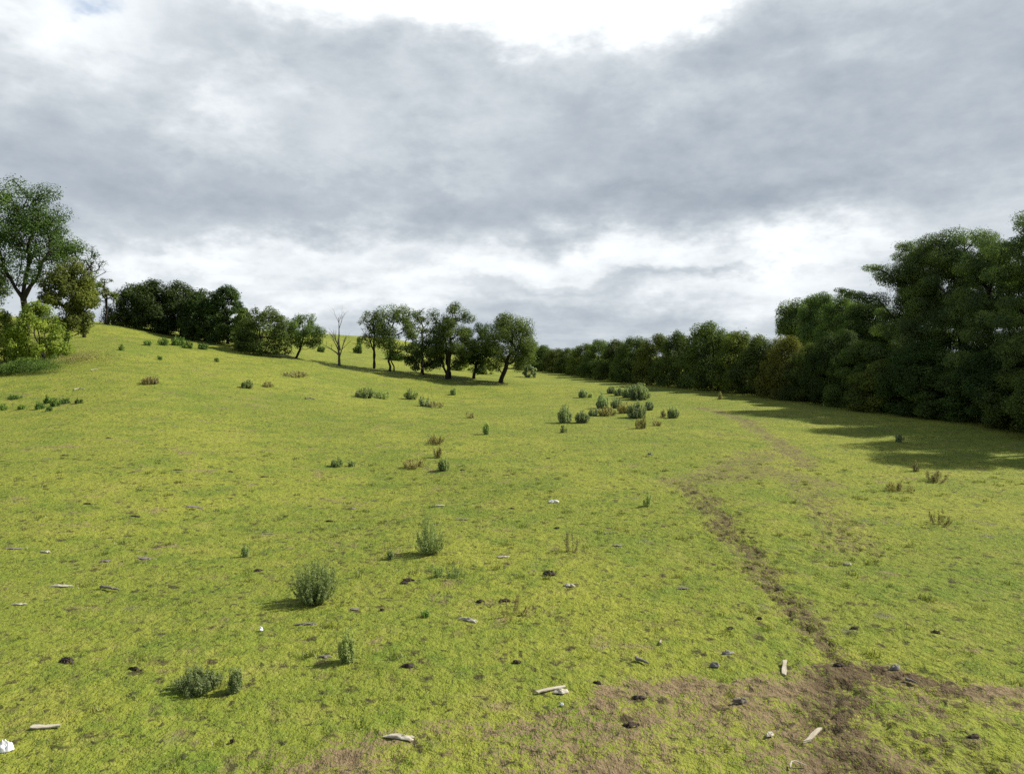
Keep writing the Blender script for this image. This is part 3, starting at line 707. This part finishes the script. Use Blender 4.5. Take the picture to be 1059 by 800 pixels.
for px, py, h, w, lab, m, dn in (
        (585, 437, 20, 14, 'tall grey green clump at the lower left of the cluster by the hedge', 'grey', 2.),
        (602, 437, 14, 14, 'squat grey green clump right of the lower left one', 'grey', 2.),
        (613, 430, 9, 10, 'small clump behind the squat one at the lower left of the cluster', 'grey', 1.6),
        (603, 411, 9, 9, 'small round clump set apart at the back left of the cluster', 'grey', 2.),
        (611, 411, 5, 4, 'tiny sprig beside the set apart back left clump', 'weed', 2.),
        (623, 422, 16, 13, 'round grey green clump in the middle of the cluster', 'grey', 2.),
        (637, 422, 12, 12, 'clump touching the right side of the round middle clump', 'grey', 2.),
        (628, 430, 11, 20, 'yellowish low growth below the round middle clump', 'dry', 1.),
        (632, 407, 9, 8, 'small dark clump behind the round middle clump', 'grey', 2.),
        (640, 409, 9, 10, 'small dark clump just left of the largest clump', 'grey', 2.),
        (650, 411, 14, 13, 'upright clump touching the left side of the largest grey green clump', 'grey', 2.),
        (661, 413, 17, 21, 'largest grey green clump, at the back right of the cluster', 'grey', 2.4),
        (658, 432, 18, 19, 'large pale clump in front of the largest clump', 'grey', 1.8),
        (671, 424, 12, 9, 'slim clump at the right flank of the cluster', 'grey', 1.6),
        (645, 427, 12, 16, 'yellow green loose weeds in the centre of the cluster', 'dry', 1.2),
        (663, 443, 14, 12, 'dry pinkish stalks at the foot of the large pale clump', 'rust', .7),
        (679, 440, 8, 9, 'dry low stalks right of the pinkish stalks', 'dry', .8),
        (686, 431, 9, 6, 'thin dry clump left of the lone dark round clump', 'dry', 1.),
        (696, 432, 13, 11, 'lone dark round clump at the right end of the cluster', 'grey', 2.4)):
    weed(px, py, h, w, lab, 'weed_clump', m, group=GC, dens=dn)
GD = 'dry stalks in the turf'
for px, py, h, w, lab, m, dn in (
        (527, 637, 26, 38, 'rusty brown thin stalks between the flaring weed and the bare soil', 'rust', .28),
        (591, 570, 26, 15, 'thin dry yellowish stalks in mid field, taller than wide', 'dry', .4),
        (428, 483, 10, 22, 'low fawn stalks left of the dense dark green weed', 'dry', .7),
        (453, 473, 13, 8, 'upright rusty stalks behind the dense dark green weed', 'rust', .9),
        (450, 459, 10, 20, 'spreading rusty stalks beyond the upright rusty ones', 'rust', .5),
        (486, 432, 9, 12, 'faint fawn stalks left of the narrow upright weed', 'dry', .5),
        (155, 397, 9, 17, 'fawn clump on the left slope below the ridge copse', 'dry', 1.2),
        (306, 389, 6, 30, 'fawn strip of dry growth below the slanting small tree', 'dry', .8),
        (931, 508, 12, 26, 'brown dry stalks in two low tufts right of the track', 'rust', .5),
        (968, 497, 12, 22, 'fawn dry stalks just below the shadow edge at the right', 'dry', .6),
        (970, 542, 20, 26, 'nearest thin brown stalks at the right of the field', 'rust', .3),
        (947, 487, 15, 6, 'single pale tall stalk at the edge of the tree shadow', 'dry', .9),
        (930, 457, 11, 9, 'pale sprig standing in the tree shadow', 'grey', .9),
        (745, 413, 9, 4, 'thin dark sprig at the foot of the far hedge', 'dry', 1.)):
    weed(px, py, h, w, lab, 'dry_stalks', m, 'drystem', group=GD, dens=dn)
GL = 'nettle tufts on the left of the field'
for px, py, h, w, lab in (
        (2, 424, 9, 9, 'nettle tuft touching the left edge of the photo'), (23, 423, 6, 7, 'small nettle tuft left of the row of tufts'),
        (16, 412, 4, 12, 'flat low nettle tuft behind the others'), (41, 423, 9, 8, 'dark upright nettle tuft, first of the close row'),
        (49, 417, 9, 7, 'nettle tuft at the back of the close row'), (57, 420, 9, 9, 'middle nettle tuft of the close row'),
        (67, 417, 7, 9, 'nettle tuft right of the middle of the close row'), (51, 425, 5, 7, 'low nettle tuft in front of the close row'),
        (82, 417, 6, 7, 'separate nettle tuft at the right end of the row')):
    weed(px, py, h, w, lab, 'nettle_tuft', 'nettle', group=GL, dens=1.5)
GK = 'low weeds on the slope under the ridge copse'
for px, py, h, w, lab in (
        (126, 362, 6, 5, 'small weed below the left end of the ridge copse'), (152, 357, 6, 7, 'little weed under the highest copse tree'),
        (169, 357, 9, 10, 'round weed on the slope under the middle copse tree'), (184, 357, 10, 13, 'largest low weed on the slope under the copse'),
        (194, 360, 8, 9, 'weed just right of the largest one under the copse'), (210, 361, 8, 9, 'weed at the shadow edge under the right copse trees'),
        (165, 372, 5, 4, 'tiny weed lower down the slope under the copse'), (224, 374, 5, 4, 'tiny weed lower down near the shadow of the bush')):
    weed(px, py, h, w, lab, 'slope_weed', 'nettle', group=GK, dens=1.5)
for px, Yd, h, w, lab in ((370, 100, 12, 9, 'grey weed on the hill behind the dead tree'), (372, 118, 8, 5, 'small weed high on the hill behind the dead tree'),
                          (408, 97, 11, 18, 'bushy weed on the hill behind the ragged topped tree'), (332, 92, 7, 8, 'weed on the bank right of the slanting small tree')):
    weed(px, 0, h, w, lab, 'hill_weed', 'nettle', group='weeds on the hill behind the middle row', dens=1.4, Yd=Yd)

# ------------------------------------------------------------------ litter on the turf
def put(o, px, py, rz, up=0.):
    x, y, _ = at(px, py)
    e = .12; zx = tz(x + e, y) - tz(x - e, y); zy = tz(x, y + e) - tz(x, y - e)
    nrm = Vector((-zx / (2 * e), -zy / (2 * e), 1)).normalized()
    o.rotation_mode = 'QUATERNION'; o.rotation_quaternion = nrm.to_track_quat('Z', 'Y') @ Vector((0, 0, 1)).rotation_difference(Vector((0, 0, 1)))
    from mathutils import Quaternion
    o.rotation_quaternion = Vector((0, 0, 1)).rotation_difference(nrm) @ Quaternion((0, 0, 1), rz)
    o.location = (x, y, tz(x, y) + up)
def lump_mesh(name, seed, L, Wd, H, rag=.3, ns=30, nr=7, dome=.5, crumbs=0):
    """ragged flat lump: a closed shell with an uneven rim"""
    rng = np.random.default_rng(seed); ph = rng.uniform(0, 2 * PI, 6); am = rng.uniform(.2, 1, 6)
    def rimf(a): return 1 + rag * sum(am[k] * math.sin((k + 1) * a + ph[k]) for k in range(6)) / 3
    v = []; f = []
    for side in (1, -1):
        for j in range(nr + 1):
            q = j / nr
            for i in range(ns):
                a = 2 * PI * i / ns; r = rimf(a) * q
                h = H * (1 - q ** 2.2) ** dome * (.25 + 1.3 * float(vnoise(math.cos(a) * q * 4.4 + 5, math.sin(a) * q * 4.4 + seed, seed)))
                v.append((L / 2 * r * math.cos(a), Wd / 2 * r * math.sin(a), h if side > 0 else -.03 * (1 - q)))
    st = (nr + 1) * ns
    for s_ in (0, 1):
        for j in range(nr):
            for i in range(ns):
                a, b = s_ * st + j * ns + i, s_ * st + j * ns + (i + 1) % ns; q = [a, a + ns, b + ns, b] if s_ == 0 else [a, b, b + ns, a + ns]
                f.append(q)
    for c_ in range(crumbs):                           # loose crumbs round the main lump
        a = rng.uniform(0, 2 * PI); d_ = rng.uniform(.85, 1.5); rr = L * rng.uniform(.04, .11); cx_, cy_ = L / 2 * d_ * math.cos(a), Wd / 2 * d_ * math.sin(a); o_ = len(v)
        for k in range(6): v.append((cx_ + rr * math.cos(k * 1.047) * rng.uniform(.7, 1.2), cy_ + rr * math.sin(k * 1.047) * rng.uniform(.7, 1.2), -.02))
        v.append((cx_, cy_, min(H, rr) * rng.uniform(.5, 1)))
        for k in range(6): f.append([o_ + k, o_ + (k + 1) % 6, o_ + 6])
    me = bpy.data.meshes.new(name); me.from_pydata(v, [], f); me.update()
    for p in me.polygons: p.use_smooth = True
    return me
def plank_mesh(name, seed, L, Wd, T):
    rng = np.random.default_rng(seed); v = []; f = []; n = 7
    for i in range(n + 1):
        q = i / n; x = (q - .5) * L; w = Wd / 2 * (1 - .25 * q + rng.normal(0, .13)); bz = .012 * math.sin(q * 3 + seed)
        c = T * .18; j = rng.normal(0, .035 * L, 2) if i in (0, n) else (0, 0)
        for (yy, zz) in ((-w, c), (-w + c, 0), (w - c, 0), (w, c), (w, T - c), (w - c, T), (-w + c, T), (-w, T - c)):
            v.append((x + (j[0] if yy < 0 else j[1]) * 2, yy, zz + bz))
    for i in range(n):
        for k in range(8): a = i * 8 + k; b = i * 8 + (k + 1) % 8; f.append([a, b, b + 8, a + 8])
    f.append(list(range(8))[::-1]); f.append([n * 8 + k for k in range(8)])
    me = bpy.data.meshes.new(name); me.from_pydata(v, [], f); me.update(); return me
def stick_mesh(name, seed, L, r, bend=.2, twig=1):
    rng = np.random.default_rng(seed); T = Tubes(); n = 9; t = np.linspace(-.5, .5, n)
    P = np.c_[t * L, bend * L * (np.cos(t * PI) - .5) + rng.normal(0, .02 * L, n), r * .8 + np.abs(rng.normal(0, .02 * L, n)) + bend * .1 * L * np.cos(t * PI)]
    T.add(np.r_[[P[0]], P, [P[-1]]], np.r_[0.0005, np.linspace(r, r * .45, n), .0005], 7)
    for k in range(twig):
        i = rng.integers(2, n - 2); d = np.array([rng.uniform(.3, .8), rng.choice([-1, 1]) * .7, .35]) * L * .3
        T.add([P[i], P[i] + d * .5 + rng.normal(0, .01 * L, 3), P[i] + d], [r * .6, r * .4, r * .15], 5)
    return T.mesh(name)
def scale_at(px, py): return at(px, py)[2] / F
def item(kind, name, px, py, lpx, wpx, rz, mat, label, cat, seed=0, hh=None, group=None, **kw):
    s = scale_at(px, py); L = lpx * s * .88; wpx *= .85
    if kind == 'lump': me = lump_mesh(name, seed, L, wpx * s * 1.7, (hh if hh else .05) * .75, **kw)      # seen foreshortened: depth about twice its height on the photo
    elif kind == 'plank': me = plank_mesh(name, seed, L, wpx * s, (hh or .03) * .7)
    elif kind == 'stick': me = stick_mesh(name, seed, L, wpx * s / 2, **kw)
    o = link(name, me, M[mat]); put(o, px, py, rz, .012); tag(o, label, cat, group); return o
item('plank', 'wooden_plank', 569, 714, 40, 5, R(28), 'wood', 'long pale wooden plank lying at the edge of the bare soil', 'plank', 1, .03)
item('lump', 'pale_scrap', 580, 716, 19, 5, R(10), 'chalk', 'pale ragged scrap tucked against the long plank', 'scrap', 2, .05)
item('stick', 'dark_stick', 664, 685, 17, 5, R(-42), 'greywood', 'short dark weathered stick where turf meets bare soil', 'stick', 3, bend=.03, twig=0)
item('stick', 'pale_stick', 683, 665, 9, 3, R(75), 'wood', 'tiny pale stick up the field from the short dark stick', 'stick', 4, bend=.05, twig=0)
item('plank', 'wooden_stake', 811, 691, 33, 5.5, R(68), 'wood', 'pale wooden stake pointing away from the camera on the soil', 'stake', 5, .04)
item('plank', 'wood_fragment', 842, 761, 40, 5, R(47), 'wood', 'split weathered wood piece lying in the trampled mud', 'wood', 6, .04)
item('lump', 'bleached_bone', 796, 760, 14, 4, R(35), 'chalk', 'small bleached fragment left of the split wood piece', 'bone', 7, .04)
item('stick', 'curved_root', 823, 792, 22, 2.5, R(10), 'wood', 'thin curved pale root at the bottom edge of the photo', 'root', 8, bend=.5, twig=0)
item('stick', 'broken_stick', 942, 706, 12, 4.5, R(-48), 'greywood', 'short broken stick at the right end of the trampled mud', 'stick', 9, bend=.05, twig=0)
item('lump', 'torn_scrap', 766, 726, 15, 4, R(0), 'olddung', 'greyish torn scrap on bare soil below the pale stake', 'scrap', 10, .06, rag=.6)
item('lump', 'field_stone', 739, 689, 12, 3.2, R(0), 'stone', 'grey stone at the upper edge of the bare soil', 'stone', 11, .07)
item('lump', 'field_stone', 752, 676, 15, 3, R(12), 'stone', 'grey flat stone slightly up the field from the soil edge stone', 'stone', 12, .06)
item('lump', 'field_stone', 926, 692, 13, 3.4, R(8), 'stone', 'grey stone on the right of the trampled mud', 'stone', 13, .08)
item('lump', 'paper_scrap', 415, 763, 33, 6.5, R(-12), 'chalk', 'largest pale ragged scrap lying in the green foreground turf', 'scrap', 14, .035, rag=.6)
item('lump', 'white_bag', 6, 776, 19, 6, R(5), 'white', 'crumpled white plastic bag at the lower left edge', 'bag', 15, .13, rag=.4)
item('plank', 'bark_slab', 47, 752, 36, 7, R(3), 'wood', 'pale broken slab of bark up the field from the white bag', 'bark', 16, .035)
item('stick', 'fallen_branch', 114, 610, 27, 4, R(-14), 'greywood', 'dark grey fallen branch piece in the left turf', 'branch', 17, bend=.04, twig=1)
item('lump', 'pale_scrap', 63, 606, 29, 2.6, R(3), 'chalk', 'long pale flat scrap left of the dark fallen branch piece', 'scrap', 18, .03, rag=.5)
item('lump', 'pale_scrap', 20, 625, 16, 2, R(5), 'chalk', 'small pale flat scrap near the left edge of the turf', 'scrap', 19, .03, rag=.4)
item('lump', 'white_stone', 270, 652, 4.5, 2.2, 0, 'white', 'single small white stone left of the narrow upright weed', 'stone', 20, .075, rag=.15)
item('lump', 'pale_scrap', 486, 642, 22, 3.2, R(-22), 'chalk', 'slanting pale scrap left of the rusty brown stalks', 'scrap', 21, .05, rag=.5)
item('lump', 'pale_scrap', 588, 606, 14, 2.4, R(-5), 'chalk', 'pale scrap right of the dark topped molehill', 'scrap', 22, .05, rag=.4)
item('lump', 'molehill', 568, 594, 16, 4.2, 0, 'dung', 'dark crumbly molehill with a grey top in mid turf', 'molehill', 23, .10, rag=.4)
item('lump', 'white_feathers', 571, 519, 10, 2.4, 0, 'feather', 'small tuft of white feathers in mid field', 'feathers', 24, .07, rag=.7)
item('lump', 'pale_scrap', 519, 576, 15, 2.2, 0, 'chalk', 'pale flat scrap right of the flaring bushy weed', 'scrap', 25, .03)
item('lump', 'pale_scrap', 453, 523, 16, 1.8, R(-5), 'chalk', 'thin pale scrap up the field from the flaring bushy weed', 'scrap', 26, .03)
item('lump', 'pale_scrap', 876, 584, 10, 2, R(-8), 'chalk', 'lone small pale scrap right of the trampled track', 'scrap', 27, .05)
item('lump', 'pale_scrap', 47, 571, 13, 2, 0, 'chalk', 'small whitish scrap far left, up the field from the long pale scrap', 'scrap', 28, .05)
item('lump', 'white_stone', 672, 470, 6, 1.6, 0, 'stone', 'small pale stone on the turf left of the pocked track', 'stone', 29, .1)
item('lump', 'pale_chip', 581, 729, 4.5, 1.8, 0, 'white', 'tiny white chip below the long plank', 'chip', 30, .03, rag=.2)
item('stick', 'bleached_branch', 82, 403, 11, 1.4, R(30), 'wood', 'thin bleached curved branch on the left turf beyond the nettle tufts', 'branch', 31, bend=.4, twig=1)
item('stick', 'bleached_branch', 97, 383, 10, 1.4, R(80), 'wood', 'bleached forked twig just right of the nettle bed', 'branch', 32, bend=.2, twig=2)
item('stick', 'arched_branch', 321, 413, 12, 1.8, R(5), 'greywood', 'dark arched fallen branch below the dead tree', 'branch', 33, bend=.3, twig=1)
item('stick', 'thin_twig', 630, 552, 14, 1.2, R(20), 'greywood', 'thin dark twig right of the tall dry yellowish stalks', 'twig', 34, bend=.1, twig=2)
for i, (px, py, l, w, lab) in enumerate((
        (70, 683, 21, 4.5, 'dark wet dung heap in the near left turf'), (139, 692, 13, 2.2, 'small dark dung pat right of the wet dung heap'),
        (422, 689, 16, 4.2, 'rounded brown dung pat below the narrow upright weed'), (534, 685, 9, 3, 'small black dung pat between the brown pat and the long plank'),
        (268, 590, 11, 2.4, 'dark dung pat up the field from the round bushy weed'), (423, 600, 15, 3.2, 'dark torn dung below the flaring bushy weed'),
        (418, 603, 9, 2.6, 'small black lump beside the torn dung'), (522, 621, 12, 3, 'dark pat just behind the rusty brown stalks'),
        (497, 622, 9, 2.4, 'small dark pat left of the rusty brown stalks'), (652, 750, 16, 3.4, 'dark ragged dung lying on the bare soil below the plank'),
        (618, 707, 10, 2.6, 'small dark clod on bare soil right of the long plank'), (660, 722, 18, 3, 'flat dark clod on the bare soil'),
        (395, 631, 6, 1.8, 'tiny dark pat left of the seedling weed'), (240, 767, 6, 2.4, 'tiny dark clod at the lower left turf'),
        (184, 486, 9, 1.6, 'black dung pat in the far left mid field'), (239, 488, 8, 1.4, 'black dung pat right of its twin in the left mid field'),
        (273, 493, 11, 1.4, 'long dark dung pat in the left mid field'), (341, 539, 9, 1.8, 'dark dung pat left of the flaring weed, close to a second'),
        (576, 546, 6, 1.6, 'small dark pat below the white feathers'), (530, 526, 6, 1.4, 'tiny dark pat left of the white feathers'),
        (567, 474, 6, 1.2, 'tiny dark pat in the centre of mid field'), (478, 486, 5, 1.4, 'tiny dark lump right of the dense dark weed'),
        (91, 521, 9, 1.4, 'thin dark pat in the left mid field'), (67, 471, 8, 1.4, 'dark pat far up the left field'),
        (112, 453, 8, 1.3, 'dark lump farthest up the left field'), (140, 534, 12, 1.8, 'brown pat on dry straw in the left turf'),
        (785, 640, 6, 2, 'dark clod beside the trampled track'), (883, 650, 8, 2, 'dark clod right of the trampled track'),
        (1007, 762, 16, 3, 'dark clod in the pocked turf at the lower right'), (867, 688, 11, 3, 'dark upturned clod where the track meets the mud'),
        (755, 650, 8, 2, 'dark grey clod left of the trampled track'), (968, 654, 10, 2.2, 'grey dark clod in the right turf'))):
    item('lump', 'dung_pat', px, py, l, w * .9, R(17 * i % 40 - 20), 'dung', lab, 'dung pat', 100 + i, (.022 + .006 * w), crumbs=7, group='dung pats and dark clods on the turf', rag=.55)
for i, (px, py, l, w, lab) in enumerate((
        (150, 577, 20, 3, 'purplish grey old pat left of the lone small weed'), (200, 524, 16, 3, 'grey ring shaped old pat in the left mid field'),
        (109, 580, 10, 2.4, 'small grey old pat in the left turf'), (315, 678, 0, 0, ''), (364, 526, 10, 2.6, 'grey old pat left of the flaring bushy weed'),
        (337, 679, 12, 3, 'pale grey old pat beside the shadow of the narrow upright weed'), (317, 645, 16, 2.6, 'flat grey old pat below the round bushy weed'),
        (366, 630, 11, 3, 'grey old pat right of the round bushy weed'), (277, 552, 15, 2, 'purplish old pat up the field from the round bushy weed'),
        (638, 564, 12, 3, 'pale grey old pat right of the dry yellowish stalks'), (706, 608, 12, 2.4, 'grey old pat left of the track'),
        (15, 567, 14, 2.2, 'purplish old pat near the left edge'), (478, 537, 16, 2, 'reddish brown patch of earth right of the flaring weed'))):
    if l: item('lump', 'old_dung_pat', px, py, l, w * 1.3, R(13 * i % 30 - 15), 'olddung', lab, 'dung pat', 200 + i, .014, crumbs=8, group='old grey dung pats on the turf', rag=.8)

# ------------------------------------------------------------------ sky
def make_world():
    w = bpy.data.worlds.new('World'); sc.world = w; w.use_nodes = True
    nt = w.node_tree; nt.nodes.clear(); b = NB(nt)
    d = b.n('ShaderNodeTexCoord').outputs['Generated']
    sep = b.n('ShaderNodeSeparateXYZ'); nt.links.new(d, sep.inputs[0])
    x, y, z = sep.outputs
    k = 57.29578
    az = b.math('MULTIPLY', b.math('ARCTAN2', x, y), k); el = b.math('MULTIPLY', b.math('ARCSINE', z), k)
    # flat cloud layer coordinates: compressed towards the horizon
    zz = b.math('ADD', b.math('MAXIMUM', z, 0), .10)
    cl = b.n('ShaderNodeCombineXYZ'); nt.links.new(b.math('DIVIDE', x, zz), cl.inputs[0]); nt.links.new(b.math('DIVIDE', y, zz), cl.inputs[1])
    dirs = b.vmath('MULTIPLY', d, (1, 1, 1.9))
    wn = b.n('ShaderNodeTexNoise'); nt.links.new(dirs, wn.inputs['Vector']); wn.inputs['Scale'].default_value = 6.5; wn.inputs['Detail'].default_value = 5; wn.inputs['Roughness'].default_value = .6
    wv = b.vmath('MULTIPLY', b.vmath('SUBTRACT', wn.outputs['Color'], (.5, .5, .5)), (17, 9, 0))
    c = b.n('ShaderNodeCombineXYZ'); nt.links.new(az, c.inputs[0]); nt.links.new(el, c.inputs[1])
    p = b.vmath('ADD', c.outputs[0], wv)
    def blob(px, py, sx, sy):
        u = (px - CX) / F; v = -(py - 400) / F; th = math.atan((400 - HZ) / F)
        D = Vector((u, math.cos(th) + v * math.sin(th), -math.sin(th) + v * math.cos(th))).normalized()
        a0, e0 = math.degrees(math.atan2(D.x, D.y)), math.degrees(math.asin(D.z))
        q = b.vmath('MULTIPLY', b.vmath('SUBTRACT', p, (a0, e0, 0)), (F / sx / k, F / sy / k, 0))
        return b.math('EXPONENT', b.math('MULTIPLY', b.vmath('DOT_PRODUCT', q, q, 1), -1))
    n1 = b.noise(cl.outputs[0], .62, 7, .58, .3); n2 = b.noise(dirs, 13, 6, .62); n0 = b.noise(dirs, 4.2, 4, .55)
    V = b.math('ADD', .485, b.math('MULTIPLY', b.math('SUBTRACT', n1, .5), .46))
    V = b.math('ADD', V, b.math('MULTIPLY', b.math('SUBTRACT', n2, .5), .36)); V = b.math('ADD', V, b.math('MULTIPLY', b.math('SUBTRACT', n0, .5), .36))
    n3 = b.noise(dirs, 8.5, 5, .55, .2); n4 = b.noise(dirs, 20, 4, .6)
    V = b.math('MULTIPLY_ADD', b.math('SUBTRACT', .11, b.math('ABSOLUTE', b.math('SUBTRACT', n3, .5))), .38, V)
    V = b.math('MULTIPLY_ADD', b.math('SUBTRACT', .10, b.math('ABSOLUTE', b.math('SUBTRACT', n4, .5))), .16, V)
    for px, py, sx, sy, amp in (
            (30, 5, 120, 50, .38), (320, -15, 130, 30, .3), (560, -18, 210, 38, .85), (730, -8, 80, 20, .40), (470, 22, 60, 18, .22), (285, 92, 50, 14, .12), (480, 140, 70, 26, .12), (330, 185, 120, 10, -.05), (900, 60, 90, 16, .07), (1000, 190, 90, 26, .10), (720, 100, 80, 16, .08),
            (250, 125, 90, 26, .20), (140, 110, 70, 30, -.06), (640, 140, 150, 55, -.12), (900, 110, 170, 90, -.06), (200, 215, 200, 26, -.10),
            (170, 268, 120, 15, .24), (360, 262, 130, 14, .18), (700, 212, 290, 22, -.16), (600, 266, 130, 18, .28), (790, 270, 110, 24, .24), (700, 286, 130, 5, -.14), (850, 262, 90, 5, -.10), (560, 300, 120, 6, -.10),
            (870, 258, 60, 20, .2), (740, 306, 150, 16, .20), (590, 328, 90, 14, -.06), (300, 312, 170, 22, .2), (0, 180, 70, 45, .08), (430, 300, 120, 18, .22), (520, 285, 80, 12, .2)):
        V = b.math('MULTIPLY_ADD', blob(px, py, sx, sy), amp, V)
    V = b.math('MULTIPLY_ADD', b.ramp(el, 29, 50), -.32, V); V = b.math('MULTIPLY_ADD', b.ramp(y, .25, -.3), -.20, V)
    cr = b.n('ShaderNodeValToRGB'); nt.links.new(V, cr.inputs[0])
    e = cr.color_ramp.elements
    e[0].position = .05; e[0].color = (.200, .240, .290, 1); e[1].position = 1.0; e[1].color = (.80, .82, .83, 1)
    for ps, cc in ((.28, (.262, .300, .345)), (.46, (.345, .382, .420)), (.62, (.455, .490, .518)), (.80, (.62, .65, .67))):
        q = e.new(ps); q.color = (*cc, 1)
    bgc = b.n('ShaderNodeBackground'); nt.links.new(cr.outputs[0], bgc.inputs[0]); bgc.inputs[1].default_value = 1.0
    sky = b.n('ShaderNodeTexSky'); sky.sky_type = 'NISHITA'; sky.sun_disc = False
    sky.sun_elevation = R(SUN_EL); sky.sun_rotation = R(SUN_AZ)
    bgs = b.n('ShaderNodeBackground'); nt.links.new(sky.outputs[0], bgs.inputs[0]); bgs.inputs[1].default_value = .12
    gap = b.math('MULTIPLY', blob(62, 0, 26, 9), .6)
    up = b.math('MULTIPLY', b.ramp(el, 32, 50), b.ramp(n1, .5, .62))
    gap = b.math('MAXIMUM', gap, up)
    mx = b.n('ShaderNodeMixShader'); nt.links.new(gap, mx.inputs[0]); nt.links.new(bgc.outputs[0], mx.inputs[1]); nt.links.new(bgs.outputs[0], mx.inputs[2])
    o = b.n('ShaderNodeOutputWorld'); nt.links.new(mx.outputs[0], o.inputs[0])
SUN_AZ, SUN_EL = 74, 41
make_world()
sl = bpy.data.lights.new('sun', 'SUN'); sl.energy = 5.0; sl.angle = R(.6); sl.color = (1, .95, .86)
so = bpy.data.objects.new('sun', sl); COL.objects.link(so)
sd = Vector((math.sin(R(SUN_AZ)) * math.cos(R(SUN_EL)), math.cos(R(SUN_AZ)) * math.cos(R(SUN_EL)), math.sin(R(SUN_EL))))
so.rotation_euler = sd.to_track_quat('Z', 'Y').to_euler(); so.location = sd * 60

# ------------------------------------------------------------------ camera and output
cam = bpy.data.cameras.new('camera'); cam.sensor_width = 36; cam.lens = F / 1059 * 36; cam.clip_end = 10000; cam.clip_start = .1
co = bpy.data.objects.new('camera', cam); COL.objects.link(co); co.location = (0, 0, CAMH)
co.rotation_euler = (R(90) - math.atan((400 - HZ) / F), 0, 0)
sc.camera = co
vs = sc.view_settings; vs.view_transform = 'Standard'; vs.look = 'None'; vs.gamma = 1; vs.exposure = .6
sc.cycles.max_bounces = 6; sc.cycles.diffuse_bounces = 3; sc.cycles.transmission_bounces = 3; sc.cycles.glossy_bounces = 2
sc.cycles.use_denoising = False
sc.cycles.sample_clamp_indirect = 4
sc.render.filter_size = 1.3
